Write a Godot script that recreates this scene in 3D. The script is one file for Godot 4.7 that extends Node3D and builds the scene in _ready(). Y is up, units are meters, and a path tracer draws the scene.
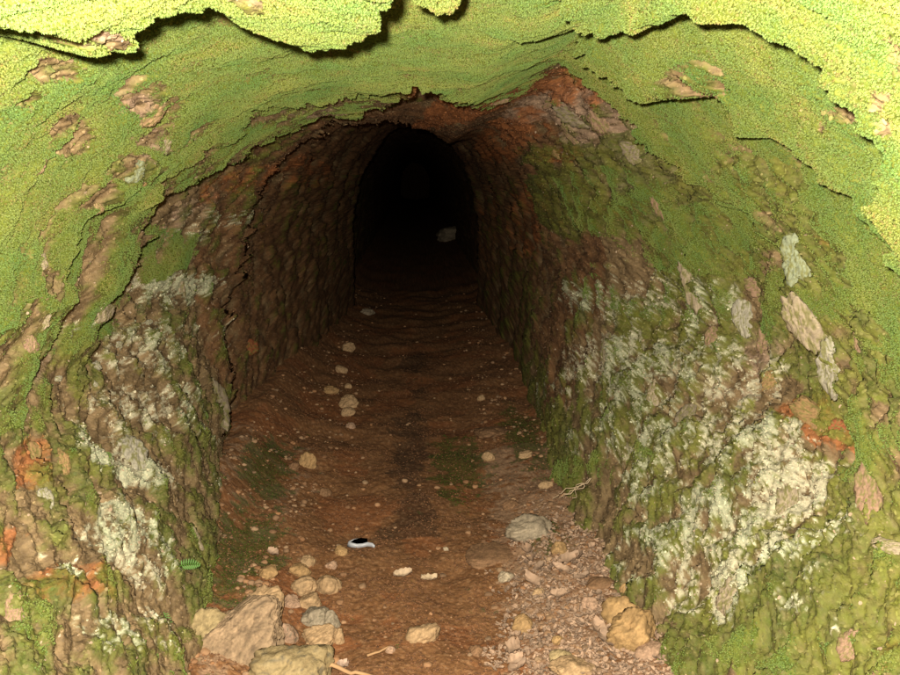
extends Node3D
# A low rock tunnel whose mouth is hung with mossy ledges, seen from just outside and lit by a camera flash.
# Lengths in metres, y up; depth d runs along -z into the hill from the place where the photographer crouches.

const EYE := 1.05                     # height of the tunnel axis above the floor
const DEPTH_KEYS := [0.5, 1, 1.5, 2.2, 3, 3.5, 5, 6.8, 7.2, 41]
const WIDTH_L := [1.02, 1.02, 1, 0.96, 0.87, 0.77, 0.6, 0.47, 0.62, 0.64]
const FOOT_L := [0.52, 0.52, 0.51, 0.6, 0.71, 0.68, 0.56, 0.48, 0.6, 0.62]
const WIDTH_R := [0.97, 0.97, 0.95, 0.86, 0.66, 0.61, 0.57, 0.48, 0.62, 0.64]
const FOOT_R := [0.52, 0.52, 0.49, 0.45, 0.45, 0.5, 0.54, 0.48, 0.6, 0.62]
const CROWN := [0.61, 0.61, 0.58, 0.5, 0.42, 0.34, 0.33, 0.36, 0.5, 0.52]
const LAYERS := [
	{thick=0.12, fade_a=0, fade_b=0.244, edge=[-2.732, 1.669, -2.69, 1.979, -2.594, 2.656, -2.441, 3.091, -2.241, 3.313, -1.979, 3.464, -1.726, 3.435, -1.536, 3.38, -1.319, 3.402, -1.016, 3.483, -0.517, 3.699, 0.22, 4.169, 1.039, 5.32]},
	{thick=0.13, fade_a=0.279, fade_b=0.454, edge=[-2.165, 1.871, -2.057, 2.104, -1.959, 2.207, -1.825, 2.318, -1.697, 2.289, -1.617, 2.482, -1.503, 2.669, -1.202, 2.811, -0.856, 2.89, -0.194, 2.602, 0.191, 2.489, 0.685, 2.696, 0.879, 2.925, 0.984, 2.979, 1, 2.692]},
	{thick=0.05, fade_a=0.244, fade_b=0.314, edge=[-2.147, 1.616, -2.072, 1.766, -1.976, 1.847, -1.819, 1.828, -1.693, 1.793, -1.674, 2.074, -1.526, 2.204, -1.381, 2.293, -1.19, 2.21, -1.127, 2.264, -0.955, 2.387, -0.769, 2.373, -0.417, 2.29, -0.053, 2.195, 0.04, 2.118, 0.392, 2.311, 0.687, 2.407, 0.837, 2.598, 0.919, 2.403, 0.949, 2.395]},
	{thick=0.1, fade_a=0.157, fade_b=0.244, edge=[0.852, 2.191, 0.911, 2.276, 1.104, 2.321, 1.235, 2.314, 1.351, 2.284, 1.469, 2.27, 1.532, 2.249, 1.624, 2.203, 1.622, 2.12, 1.663, 1.999, 1.741, 1.927, 1.814, 1.851, 1.889, 1.849, 1.977, 1.798, 2.039, 1.695, 2.073, 1.635, 2.146, 1.575, 2.186, 1.49, 2.237, 1.35]},
	{thick=0.12, fade_a=0.628, fade_b=0.175, edge=[0.5, 1.549, 0.759, 1.732, 0.996, 1.936, 1.115, 1.904, 1.221, 1.925, 1.271, 1.823, 1.284, 1.715, 1.318, 1.639, 1.364, 1.601, 1.452, 1.616, 1.459, 1.517, 1.531, 1.485, 1.595, 1.442, 1.623, 1.365, 1.709, 1.384, 1.82, 1.484]},
	{thick=0.12, fade_a=0.454, fade_b=0.244, edge=[0.554, 1.342, 0.693, 1.373, 0.79, 1.411, 0.91, 1.532, 0.968, 1.449, 1.004, 1.285, 1.056, 1.155, 1.128, 1.101, 1.177, 1.045, 1.252, 1.053, 1.315, 1.012, 1.37, 1.042, 1.408, 1.024, 1.458, 1.03, 1.504, 1.042, 1.56, 1.079, 1.639, 1.137, 1.701, 1.186, 1.756, 1.277, 1.8, 1.358, 1.939, 1.383]},
	{thick=0.13, fade_a=0, fade_b=0, edge=[-1.327, 0.7, -1.275, 0.742, -1.235, 0.808, -1.223, 0.836, -1.216, 0.882, -1.215, 0.943, -1.23, 1.027, -1.215, 1.068, -1.156, 1.063, -1.093, 1.031, -1.024, 0.969, -1.006, 1, -0.979, 1.037, -0.946, 1.053, -0.889, 1.038, -0.867, 1.099, -0.875, 1.19, -0.79, 1.209, -0.748, 1.286, -0.647, 1.327, -0.464, 1.241, -0.27, 1.144, -0.176, 1.027, -0.111, 0.949]},
	{thick=0.09, fade_a=0, fade_b=0, edge=[-0.03, 1.076, 0.007, 1.143, 0.066, 1.157, 0.163, 1.213, 0.236, 1.212, 0.265, 1.149, 0.273, 1.071]},
]
const FERN_SPOTS := [Vector3(-2.583, 1.837, 0), Vector3(-2.604, 1.73, 0)]
const PATCHES := [
	["m", -1.327, -0.54, 9.32, -12.9, -8.75, -2.5, 0.42],
	["m", -1.446, -0.64, 14.41, -22.91, -16.85, -2.29, 0],
	["m", -1.56, -0.612, 7.23, -14.25, -18.9, -0.2, 0.2],
	["m", -1.47, -0.421, 10.68, -18.89, -16.19, -1.75, 0.45],
	["m", -1.308, -0.201, 10.41, -14.81, -28.32, -8.75, 0.25],
	["m", -1.39, -0.217, 21.15, -33.75, -37.19, -7.5, 0.3],
	["m", -1.647, -0.564, 8.64, -21.33, -27.67, 2.08, 0.3],
	["m", -1.193, 0.046, 7.36, -9.17, -23.07, -11.07, 0.35],
	["m", -0.799, -0.005, 10.18, -7.95, -15.48, -21.5, 0.2],
	["m", -1.997, -0.592, -15.67, -24.47, -11.23, 5.67, 0.25],
	["m", -1.938, -0.488, 1, -26.33, -23.09, 7.75, 0.3],
	["m", -1.866, -0.552, 4.15, -29.58, -20.23, 5.5, 0.35],
	["m", -1.849, -0.724, 9, -9.84, -14.61, -8.15, 0.45],
	["m", -2.117, -0.548, -9.11, -13.17, -12.58, 8.17, 0.35],
	["m", -1.754, -0.548, 2.42, -8.62, -12.52, 2.17, 0.7],
	["m", -1.953, -0.776, 4.81, -6.28, -8.97, -3.34, 0.42],
	["m", -1.384, -0.648, 8.23, -6.03, -5.14, -7.82, 0.6],
	["m", -1.322, -0.948, 4.1, -3.3, -10.2, -11.33, 0.5],
	["m", 0.965, -0.289, 3.49, 3.42, 11.39, -10.36, 0.8],
	["m", 1.332, 0.134, 14.69, 23.25, 10.52, -2.87, 0.6],
	["m", 1.431, 0.034, 17.69, 32.5, 21.45, -3.25, 0.45],
	["m", -1.859, -0.972, 1.98, -9.46, -11.76, 3.08, 0.6],
	["m", 1.881, -0.776, 3.43, 20.12, 30.53, 8.54, 0],
	["m", 1.788, -0.556, 4.8, 19.85, 16.86, 3.42, 0.15],
	["m", 1.703, -0.492, 15.04, 46.78, 27.94, 3.56, 0],
	["m", 1.964, -0.556, 16.41, 13.45, 4.06, -4.75, 0.05],
	["m", 1.98, -0.804, 27.45, 17.79, 4.6, -10.02, 0],
	["m", 1.922, -0.477, 39.07, 30.45, 11.39, -15.14, 0.1],
	["m", 2.106, -0.588, -3.21, 12.05, 22.57, 4.44, 0.1],
	["m", 1.26, -0.488, 9.96, 13.75, 9.57, -3.6, 0.35],
	["m", 1.571, -0.62, 7.63, 7.36, 12.02, -9.44, 0.4],
	["m", 1.698, -0.564, 9.02, 8.18, 10.46, -9.51, 0.5],
	["m", 1.789, -0.736, 3.74, 14.2, 19.71, 4, 0.4],
	["m", 1.43, -0.249, 45.36, 15.55, -0.2, -14.98, 0.45],
	["m", 2.193, -0.405, 11.24, 25.66, 12.88, -5.73, 0.1],
	["m", 2.103, -0.441, -6.83, 9.89, 10.5, 6.62, 0.42],
	["m", 1.76, -0.576, 2.63, 9.62, 8.4, 1.5, 0.42],
	["m", 1.921, -0.724, 13.13, 9.98, 3.57, -4.97, 0.35],
	["m", 0.461, -0.544, 2.43, 1.08, 1.71, -5.4, 0.95],
	["m", 0.007, -0.912, 5.19, 0, -0.02, -9.22, 0],
	["m", -2.714, -0.704, -11.89, -7.42, -12.7, 11.5, 0.46],
	["m", 2.467, -0.321, -4.21, 4.28, 21.6, 20.21, 0.42],
	["m", 2.295, -0.293, -12.33, 15.5, 10.1, 8.3, 0.36],
	["m", 2.604, -0.948, 23.29, 28.09, 4.94, -1.06, 0.38],
	["m", 2.073, -1.023, 14.12, 9.72, 2.82, -4.96, 0.35],
	["m", 1.707, -1.099, 4.98, 4.4, 3.51, -3.22, 0.42],
	["m", 1.792, -0.876, 8.68, 6.85, 3.11, -3.84, 0.5],
	["m", -2.438, -0.281, -14.84, -14.81, -16.02, 15.5, 0.36],
	["m", -2.67, -0.477, -18.32, -12, -23.98, 24.25, 0.36],
	["f", 1.655, -1.103, 1.41, 3.5, 3.65, 0.3, 0.8],
	["f", 1.384, -1.199, 3.24, 5.2, 7.95, -1.67, 0.6],
	["f", 1.792, -0.876, 2, 7.12, 5.3, 1.08, 0.85],
	["f", 2.118, -0.991, -4.65, 9.4, 6.32, 3.62, 0.7],
	["f", 2.399, -0.968, -4.77, 6.83, 4.92, 3.75, 0.55],
	["f", 2.67, -1.055, -7.72, 7.25, 5.74, 4.07, 0.75],
	["f", 2.428, -0.421, -2.83, 3.04, 7.73, 7.08, 0.8],
	["f", 2.462, -0.329, -3.76, 3.85, 17.14, 16, 1],
	["f", 1.571, -0.62, 6.94, 6.69, 9.84, -7.73, 0.8],
	["f", 2.335, -0.676, -3.04, 3.81, 4.44, 3.69, 0.6],
	["f", 2.151, -0.433, -7.9, 11.13, 8.62, 5.9, 0.75],
	["f", 2.25, -0.405, -6.67, 8.7, 9.05, 7.1, 0.8],
	["f", 1.997, -1.123, 1.4, 9.25, 7.9, 2.83, 0.3],
	["f", 1.092, -1.343, 2.49, 2.83, 3.46, -2.25, 0],
	["f", 0.506, -1.195, 1.74, 0.88, 2.18, -5.42, 0.1],
	["f", 1.026, -1.175, 2.38, 2.63, 7.18, -5.42, 0.1],
	["f", -2.184, -0.836, -3.37, -5.7, -5.19, 3.42, 0.48],
	["f", -2.233, -0.604, -5.05, -6.9, -6.05, 4.58, 0.55],
	["f", -2.572, -0.8, -7.68, -7.17, -3.99, 3.45, 0.5],
	["f", -2.385, -0.421, -5.48, -5.92, -6.93, 6.42, 0.42],
	["f", -2.544, -0.433, -4.34, -3.69, -8.85, 8.9, 0.5],
	["f", -2.086, -0.66, -4.53, -7.1, -8.56, 5.12, 0.55],
	["f", -2.714, -0.704, -8.59, -5.36, -9.28, 8.4, 0.95],
	["f", -2.381, -0.313, -12.22, -13.17, -7.63, 7.08, 0.6],
	["f", -2.181, -1.307, -3.42, -17.5, -4, 2.08, 0.3],
	["f", -2.58, -1.323, -3.17, -7.5, -7.44, 4.08, 0.3],
	["f", 2.439, -1.55, -0.88, 5.25, 3.88, 2.08, 0.45],
	["f", 2.651, -1.323, -4.32, 8, 7.01, 3.75, 0.6],
	["f", 1.853, -0.512, 1.18, 7.08, 4.02, 1.04, 0.8],
	["f", 1.988, -0.772, 0.34, 8.62, 7.01, 2.58, 0.6],
	["l", 2.325, -1.035, 6.65, 7.52, 3.24, -2, 0.68],
	["l", 2.384, -0.884, 5.69, 7.72, 4.47, -2.21, 0.6],
	["l", 2.16, -1.123, 12.32, 12.05, 3.54, -3.28, 0.66],
	["l", 2.189, -0.828, 4.8, 7.66, 4.21, -2.45, 0.62],
	["l", 2.489, -0.504, 9.05, 14.64, 15.01, -5.14, 0.92],
	["l", 2.414, -0.612, 5.03, 11.28, 10.73, -2.29, 0.7],
	["l", 2.249, -0.548, 7.19, 16.13, 7.87, -3.08, 0.85],
	["l", 2.207, -0.628, 6.74, 14.54, 10.03, -4.37, 0.75],
	["l", 1.993, -0.912, 12.25, 9.83, 4.35, -5.02, 0.6],
	["l", 2.461, -0.776, 6.13, 9.26, 6.6, -2.52, 0.58],
	["l", 2.529, -0.964, 12.86, 15.61, 6.65, -2.08, 0.5],
	["l", 2.332, -0.457, -10.58, 12.83, 17.43, 14.8, 0.65],
	["l", 2.385, -0.277, -12.75, 14.5, 26.16, 23.25, 0.4],
	["l", 2.611, -0.7, 7.27, 10.97, 10.01, -1.99, 0.55],
	["l", 2.46, -1.091, 12.86, 12.04, 2.9, -1.77, 0.5],
	["l", 2.231, -0.692, 3.6, 7.67, 6.22, -2.57, 0.62],
	["l", 2.519, -0.608, 5.05, 9.3, 8.69, -1.73, 0.62],
	["l", 2.38, -0.52, 5.29, 12.21, 9.32, -2.33, 0.66],
	["l", 2.158, -0.948, 4.07, 6.63, 6.23, -3.24, 0.5],
	["l", 2.376, -0.365, -8.83, 10.12, 16.02, 14.17, 0.5],
	["l", 2.073, -1.023, 6.54, 5.52, 3.58, -3.31, 0.5],
	["l", 2.128, -0.76, 4.27, 8.5, 6.89, -3.58, 0.55],
	["l", 2.271, -0.457, 7.21, 16.71, 12.19, -4.46, 0.6],
	["l", -2.362, -0.696, -11.79, 14.95, 5.2, 3.32, 0.9],
	["l", -2.273, -0.868, -11.93, 12.94, 4.75, 3.86, 0.66],
	["l", -2.509, -0.568, -10.56, 14.77, 9.66, 4.15, 0.62],
	["l", -2.011, -0.995, -15.66, 14.74, 4.73, 5.04, 0.66],
	["l", -2.012, -1.055, -25.76, 15.72, 2.15, 5.59, 0.86],
	["l", -2.137, -0.912, -8.19, 9.17, 5.75, 4.85, 0.6],
	["l", -2.45, -0.56, -8.92, 10.81, 8.72, 5.68, 0.74],
	["l", -2.222, -0.708, -6.11, 8.45, 7.95, 5.31, 0.5],
	["l", -2.609, -0.512, -12.77, 16.08, 13.57, 5.8, 0.5],
	["l", -2.358, -0.393, -13.51, -15, -14.12, 12.83, 0.4],
	["l", -2.208, -1.119, -18.21, 13.45, 2.28, 3.5, 0.45],
	["l", -2.407, -0.928, -17.06, 16.12, 4.22, 3.55, 0.5],
	["l", -2.549, -0.389, -9.13, -7.63, -15.24, 15.5, 0.6],
	["l", -2.418, -0.417, -13.36, -13.8, -28.11, 26.67, 0.62],
	["l", -2.515, -0.876, -33.78, 33.77, 6.34, 3.97, 0.45],
	["l", -1.989, -0.752, -2.85, -14.6, -34.71, 2.68, 0.66],
	["l", -1.799, -1.163, -25.14, 11.92, 0.38, 5.44, 0.5],
	["l", -1.826, -1.019, -13.73, 8.94, 2.78, 5.99, 0.5],
	["o", -2.206, -0.508, -6.81, 15.84, 18.45, 7.85, 0.8],
	["o", -2.443, -0.405, -16.5, 15.96, 7.13, 7.08, 0.78],
	["o", -2.306, -0.377, -22.71, -26.67, -17.09, 14.8, 0.7],
	["o", 2.106, -0.588, -3.05, 11.45, 22.57, 4.44, 0.95],
	["o", 1.703, -0.492, 16.92, 52.62, 31.93, 4.07, 0.95],
	["o", 0.519, -1.203, 1.13, 0.58, 3.25, -7.88, 0.75],
	["o", -0.058, -0.94, 5.58, -0.36, -0.27, -7.8, 0.95],
	["o", 1.187, -1.407, 2.69, 3.4, 2.87, -1.4, 0.65],
	["o", 1.431, -1.175, 5.4, 9.33, 16.41, -2.5, 0.75],
	["o", 1.939, -1.479, 1.53, 5.75, 2.89, 0.9, 0.5],
	["o", 1.737, -1.043, 4.69, 13.67, 14.87, 2.33, 0.6],
	["o", -1.528, -1.463, 2.93, -4.6, -5.6, -0.25, 0.5],
	["o", -1.609, -1.143, 4.76, -3.79, -9.17, -9.75, 0.6],
	["o", -2.05, -1.738, 0.49, -2.83, -2.92, 1.12, 0.28],
	["o", 2.106, -1.806, 0.89, 6.25, 2.17, 0.9, 0.4],
	["o", 2.352, -0.241, -26.15, 31, 53.77, 46.5, 0.7],
	["o", 2.506, -2.293, -0.26, 2.75, 3, 1.5, 0.28],
	["k", 1.129, -1.055, 3.75, 2.81, 4.81, -7.21, 0.95],
	["k", 1.326, -1.023, 6.76, 3.81, 2.26, -6.74, 0.8],
	["k", 1.548, -0.98, 10.84, 4.73, 0.55, -6.35, 0.75],
	["k", 1.736, -0.972, 20.72, 9.13, 0.49, -8.36, 0.7],
	["k", 2.186, -0.413, 12.45, 28.28, 14.23, -6.43, 0.9],
	["k", -2.01, -0.632, -11.46, -18.25, -11.3, 5.83, 0.7],
	["k", -1.723, -1.051, 7.59, -6.5, -10.7, -9.82, 0.6],
	["k", -0.969, -1.023, 2.69, -1.84, -6.5, -12.14, 0.7],
	["k", -0.799, -0.005, 9.33, -7.29, -15.48, -21.5, 1],
	["k", -1.174, 0.038, 8.7, -10.59, -24.94, -12.75, 0.75],
	["k", -1.405, -0.572, 7.89, -12.05, -6.08, -1.13, 0.7],
	["k", 2.024, -0.768, 8.64, 15.99, 11.57, -7.13, 0.7],
	["k", -1.76, -0.453, 3.37, -12.83, -13.98, 2.5, 0.5],
	["k", 2.404, -0.716, -3.94, 4.58, 5.85, 5.08, 0.5],
	["k", 2.201, -0.768, -3.5, 5.08, 5.27, 3.75, 0.5],
	["k", 2.3, -1.011, -2.92, 5.12, 4.44, 3.08, 0.45],
	["k", -2.047, -0.88, -3.71, -7.38, -7.46, 3.88, 0.45],
	["k", -2.329, -0.616, -6.31, -7.88, -6.1, 5.08, 0.4],
	["k", -1.863, -1.027, 1.76, -8.17, -9.47, 2.5, 0.5],
	["k", 2.352, -0.441, -6.5, 7.7, 8.9, 7.7, 0.4],
]
const WALL_STONES := [
	[1.923, 2.449, 0.0763, 0.1702, -0.489, "cream"],
	[1.975, 2.234, 0.0466, 0.1041, -0.314, "white"],
	[1.934, 1.772, 0.0582, 0.1165, -0.524, "cream"],
	[2.009, 1.717, 0.0485, 0.097, -0.244, "white"],
	[1.881, 2.173, 0.0639, 0.0426, 0, "pink"],
	[1.792, 1.772, 0.053, 0.084, -0.262, "green"],
	[1.927, 1.617, 0.0293, 0.0628, -0.524, "pink"],
	[2.019, 2.138, 0.0478, 0.0691, -0.349, "pink"],
	[2.108, 1.815, 0.1078, 0.0469, 0.349, "ochre"],
	[2.103, 1.724, 0.0316, 0.0316, 0, "red"],
	[2.178, 1.487, 0.0447, 0.0934, -0.524, "pink"],
	[2.233, 1.4, 0.0432, 0.0196, 0, "cream"],
	[2.391, 1.314, 0.0304, 0.0418, 0, "pink"],
	[2.094, 2.038, 0.0358, 0.046, 0, "ochre"],
	[1.471, 2.569, 0.066, 0.054, 0.524, "grey"],
	[1.202, 2.805, 0.1164, 0.0582, 0.349, "grey"],
	[1.306, 2.653, 0.0615, 0.0738, -0.698, "pink"],
	[1.688, 2.549, 0.033, 0.09, -0.349, "pink"],
	[1.089, 2.931, 0.0943, 0.0303, -0.262, "pink"],
	[1.431, 3.239, 0.0594, 0.0334, 0.349, "ochre"],
	[1.339, 2.943, 0.0813, 0.0305, 0.785, "pink"],
	[0.859, 2.827, 0.0516, 0.0226, -0.349, "pink"],
	[-1.458, 1.912, 0.0225, 0.0404, 0.175, "cream"],
	[-1.356, 1.71, 0.0404, 0.0566, 0.175, "tan"],
	[-1.602, 1.92, 0.0205, 0.0205, 0, "ochre"],
	[-1.554, 1.83, 0.0478, 0.0391, 0, "green"],
	[-1.676, 1.794, 0.0172, 0.0215, 0, "tan"],
	[-1.684, 2.684, 0.0315, 0.0189, 0, "pink"],
	[-1.545, 1.457, 0.0143, 0.025, 0, "pink"],
	[-2.278, 1.617, 0.0211, 0.038, 0.262, "white"],
	[-2.387, 1.319, 0.0257, 0.0515, 0.349, "pink"],
	[-1.797, 1.676, 0.0164, 0.0288, 0, "cream"],
	[-1.943, 1.703, 0.0127, 0.0297, 0.175, "cream"],
	[-1.977, 1.676, 0.0232, 0.0296, 0, "pink"],
	[-1.986, 2.138, 0.0677, 0.0286, -0.349, "cream"],
	[-2.084, 1.935, 0.0145, 0.0121, 0, "white"],
	[-2.102, 2.138, 0.0158, 0.0185, 0, "white"],
	[-2.142, 2.104, 0.013, 0.0156, 0, "white"],
	[-2.082, 2.363, 0.0229, 0.0143, 0, "white"],
	[-2.066, 2.549, 0.0306, 0.0153, 0, "white"],
	[-2.412, 2.896, 0.0834, 0.1738, 0.209, "grey"],
	[-2.018, 2.873, 0.0476, 0.1359, 0.209, "cream"],
	[-2.246, 1.737, 0.0223, 0.0491, 0.175, "ochre"],
	[-2.365, 3.651, 0.0773, 0.0515, 0.349, "red"],
	[-2.339, 2.063, 0.0566, 0.0875, 0.175, "white"],
	[-2.577, 2.071, 0.0263, 0.0578, 0.175, "cream"],
	[2.501, 1.636, 0.0573, 0.075, -0.349, "cream"],
	[2.287, 1.703, 0.0403, 0.0896, -0.524, "cream"],
	[2.294, 2.225, 0.0384, 0.0823, -0.436, "grey"],
	[2.297, 2.85, 0.0405, 0.1011, -0.349, "grey"],
	[2.309, 2.41, 0.0293, 0.0761, -0.349, "cream"],
	[2.062, 2.316, 0.0396, 0.0565, -0.349, "pink"],
	[-2.19, 1.689, 0.0306, 0.0568, 0.349, "ochre"],
	[-2.713, 1.751, 0.0234, 0.0374, 0, "tan"],
]
const FLOOR_STONES := [
	[-0.357, 1.938, 0.0749, 0.0849, "tan", "rounded tan stone leaning behind the grey slab, largest rounded stone beside it"],
	[-0.23, 2.128, 0.0564, 0.0537, "tan", "egg-shaped pinkish tan stone standing at the path edge of the left stone heap"],
	[-0.297, 2.259, 0.0367, 0.0339, "tan", "small tan pebble farthest back in the left stone heap"],
	[-0.313, 2.196, 0.0469, 0.0358, "ochre", "yellowish tan pebble just in front of the heap's rearmost pebble"],
	[-0.292, 2.105, 0.0586, 0.048, "tan", "flat tan cobble in the middle of the left stone heap"],
	[-0.384, 2.132, 0.0458, 0.0296, "ochre", "low yellowish stone against the green foot of the left wall"],
	[-0.267, 2.044, 0.052, 0.039, "tan", "tan cobble lying across the middle of the left stone heap"],
	[-0.309, 2.014, 0.036, 0.0309, "pink", "small brownish pink stone between the rounded stone and the heap"],
	[-0.246, 1.967, 0.0556, 0.0455, "grey", "tan cobble with a grey stain in the left stone heap"],
	[-0.207, 1.956, 0.0352, 0.0452, "grey", "small upright stone with a dark spot at the heap's path side"],
	[-0.225, 1.884, 0.0733, 0.0464, "tan", "broad pale cobble at the front of the left stone heap"],
	[-0.184, 1.879, 0.0268, 0.0366, "tan", "small upright cream stone at the front right corner of the left heap"],
	[-0.299, 1.872, 0.0389, 0.0486, "pink", "pinkish stone wedged between the rounded stone and the stained boulder"],
	[-0.257, 1.723, 0.1417, 0.1006, "olive", "large yellowish boulder with dark stains beside the grey slab"],
	[-0.46, 1.796, 0.0801, 0.0707, "olive", "olive tan rock half hidden behind the left side of the grey slab"],
	[-0.472, 1.812, 0.0379, 0.0427, "brown", "brown rock fragment at the foot of the left wall by the slab"],
	[-0.216, 1.822, 0.0214, 0.0214, "pink", "tiny pink pebble touching the back of the stained boulder"],
	[-0.214, 2.328, 0.0318, 0.026, "ochre", "small orange pebble just below the curled silvery litter"],
	[-0.234, 2.252, 0.0253, 0.0225, "pink", "little pinkish pebble behind the egg-shaped stone"],
	[0.016, 1.867, 0.0631, 0.0437, "tan", "lone tan stone lying in the middle of the dirt path"],
	[0.23, 2.15, 0.0325, 0.0271, "cream", "small bright cream pebble on the right side of the path"],
	[0.244, 1.912, 0.0395, 0.0469, "ochre", "yellowish tan stone set in the leaf litter at right"],
	[0.378, 2.218, 0.0389, 0.0361, "ochre", "orange tan pebble near the foot of the right wall"],
	[0.32, 2.356, 0.1051, 0.0643, "grey", "pale greyish rock with mossy top near the right wall's foot"],
	[0.468, 1.746, 0.0831, 0.0877, "orange", "large orange yellow stone in the bottom right litter"],
	[0.468, 1.86, 0.0677, 0.0653, "orange", "orange yellow stone tucked behind the largest orange one"],
	[0.502, 1.972, 0.0278, 0.0304, "orange", "small orange pebble behind the two orange stones"],
	[0.313, 1.661, 0.0757, 0.0356, "tan", "flat tan stone cut by the bottom edge under the litter"],
	[0.086, 1.676, 0.0403, 0.0224, "tan", "flat tan pebble at the bottom edge of the path"],
	[0.307, 1.788, 0.0211, 0.0211, "orange", "tiny orange pebble buried among the litter at bottom right"],
	[0.302, 1.72, 0.0342, 0.0342, "olive", "mossy yellow green stone among the dead leaves at bottom right"],
	[0.588, 1.654, 0.0843, 0.0266, "tan", "long low stone at the bottom edge below the right wall"],
	[-0.402, 5.123, 0.0711, 0.0592, "tan", "farthest of the pale stones lined up along the left side"],
	[-0.395, 4.541, 0.0528, 0.0475, "tan", "second pale stone from the back along the left side"],
	[-0.398, 4.063, 0.057, 0.0475, "ochre", "yellowish stone nearest the left wall in the far row"],
	[-0.312, 3.913, 0.0734, 0.0597, "tan", "largest and brightest pale stone in the far left row"],
	[-0.305, 3.766, 0.0576, 0.0354, "tan", "flat stone touching the front of the brightest far stone"],
	[-0.337, 4.252, 0.0298, 0.0248, "tan", "tiny pale pebble between two stones of the far row"],
	[-0.274, 3.568, 0.0337, 0.0253, "pink", "small dim pebble just in front of the far stone row"],
	[-0.389, 3.035, 0.0473, 0.0546, "ochre", "upright tan stone alone beside the left wall, midway down"],
	[-0.308, 2.826, 0.0341, 0.0273, "brown", "dull brown pebble in front of the lone upright tan stone"],
	[0.26, 3.098, 0.037, 0.0333, "tan", "small tan pebble at right beyond the mossy floor patch"],
	[0.291, 3.375, 0.1201, 0.036, "brown", "low reddish clod of earth at right, farther down the tunnel"],
	[0.303, 3.964, 0.0325, 0.0279, "tan", "tiny tan pebble at right, the farthest on that side"],
	[-0.358, 6.54, 0.0825, 0.045, "grey", "dim grey stone far down the tunnel at left"],
	[0.53, 13.6, 0.4016, 0.2163, "grey", "dim pale boulder lying in the dark at the tunnel's far end"],
	[0.2, 2.285, 0.1196, 0.0256, "brown", "long low ridge of brown earth on the right of the path"],
	[-0.426, 2.965, 0.0321, 0.0249, "brown", "small brown stone by the left wall behind the upright one"],
	[0.392, 3.062, 0.044, 0.0293, "tan", "small flat tan stone near the right wall, midway"],
	[0.3, 2.647, 0.0451, 0.0258, "brown", "brown clod in front of the right wall on the mossy strip"],
	[0.417, 2.729, 0.0397, 0.0298, "tan", "tan pebble tight against the foot of the right wall"],
	[0.451, 2.024, 0.0568, 0.0258, "brown", "flat brown rock chip beneath the right wall's lichen"],
	[0.411, 1.943, 0.035, 0.025, "pink", "pinkish chip lying behind the orange stones to the left"],
	[0.486, 1.683, 0.0494, 0.0314, "pink", "pinkish rock chip in front of the largest orange stone"],
	[0.303, 2.033, 0.0311, 0.0207, "tan", "small tan chip at the rear of the leaf litter"],
	[0.081, 2.361, 0.0146, 0.0117, "cream", "tiny white chip on the path right of the litter curl"],
	[-0.063, 1.811, 0.019, 0.0142, "pink", "tiny pink pebble on the path left of the lone tan stone"],
	[0.128, 1.8, 0.0283, 0.0212, "brown", "brown pebble at the left border of the leaf litter"],
]
const SPRING := 0.42                  # the arch springs this far below the axis
const TH_MAX := 2.76
const COLS := 1100
const MAP_STEP := 0.01
const MAP_TH0 := -2.8
const MAP_L0 := -2.7
const MAP_W := 560
const MAP_H := 330

var n_large := FastNoiseLite.new()
var n_mid := FastNoiseLite.new()
var n_strata := FastNoiseLite.new()
var n_speck := FastNoiseLite.new()
var n_moss := FastNoiseLite.new()
var rng := RandomNumberGenerator.new()
var maps := {}
var polygons := []
var depths := PackedFloat32Array()
var rows_p := []        # PackedVector3Array for each row
var rows_c := []        # PackedColorArray
var rows_n := []
var rows_m := []        # PackedFloat32Array: moss cover 0..1
var rows_o := []        # how far ledges stand off the wall
var rows_t := []        # the topmost ledge
var rows_l := []        # lichen cover
var rows_k := []        # PackedInt32Array: which object the vertex belongs to
var first_inner := 0
var last_inner := 0
var mats := {}
var taken := {}


# ------------------------------------------------------------------ helpers
func numbered(called: String) -> String:
	taken[called] = taken.get(called, -1) + 1
	return called if taken[called] == 0 else "%s_%03d" % [called, taken[called]]


func tag(o: Node, label: String, category: String, group := "", kind := "") -> void:
	o.set_meta("label", label)
	o.set_meta("category", category)
	if group:
		o.set_meta("group", group)
	if kind:
		o.set_meta("kind", kind)


func put(called: String, mesh: Mesh, m: Material, parent: Node = null) -> MeshInstance3D:
	var o := MeshInstance3D.new()
	o.mesh = mesh
	o.material_override = m
	if parent:
		o.name = called
		parent.add_child(o, true)
	else:
		o.name = numbered(called)
		add_child(o)
	return o


func mesh_of(v: PackedVector3Array, n: PackedVector3Array, i: PackedInt32Array, c := PackedColorArray()) -> ArrayMesh:
	var a := []
	a.resize(Mesh.ARRAY_MAX)
	a[Mesh.ARRAY_VERTEX] = v
	a[Mesh.ARRAY_NORMAL] = n
	if c.size():
		a[Mesh.ARRAY_COLOR] = c
	a[Mesh.ARRAY_INDEX] = i
	var m := ArrayMesh.new()
	m.add_surface_from_arrays(Mesh.PRIMITIVE_TRIANGLES, a)
	return m


func curve_at(keys: Array, values: Array, x: float) -> float:
	if x <= keys[0]:
		return values[0]
	for i in range(1, keys.size()):
		if x < keys[i]:
			var t: float = (x - keys[i - 1]) / (keys[i] - keys[i - 1])
			return lerpf(values[i - 1], values[i], t)
	return values[-1]


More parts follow.
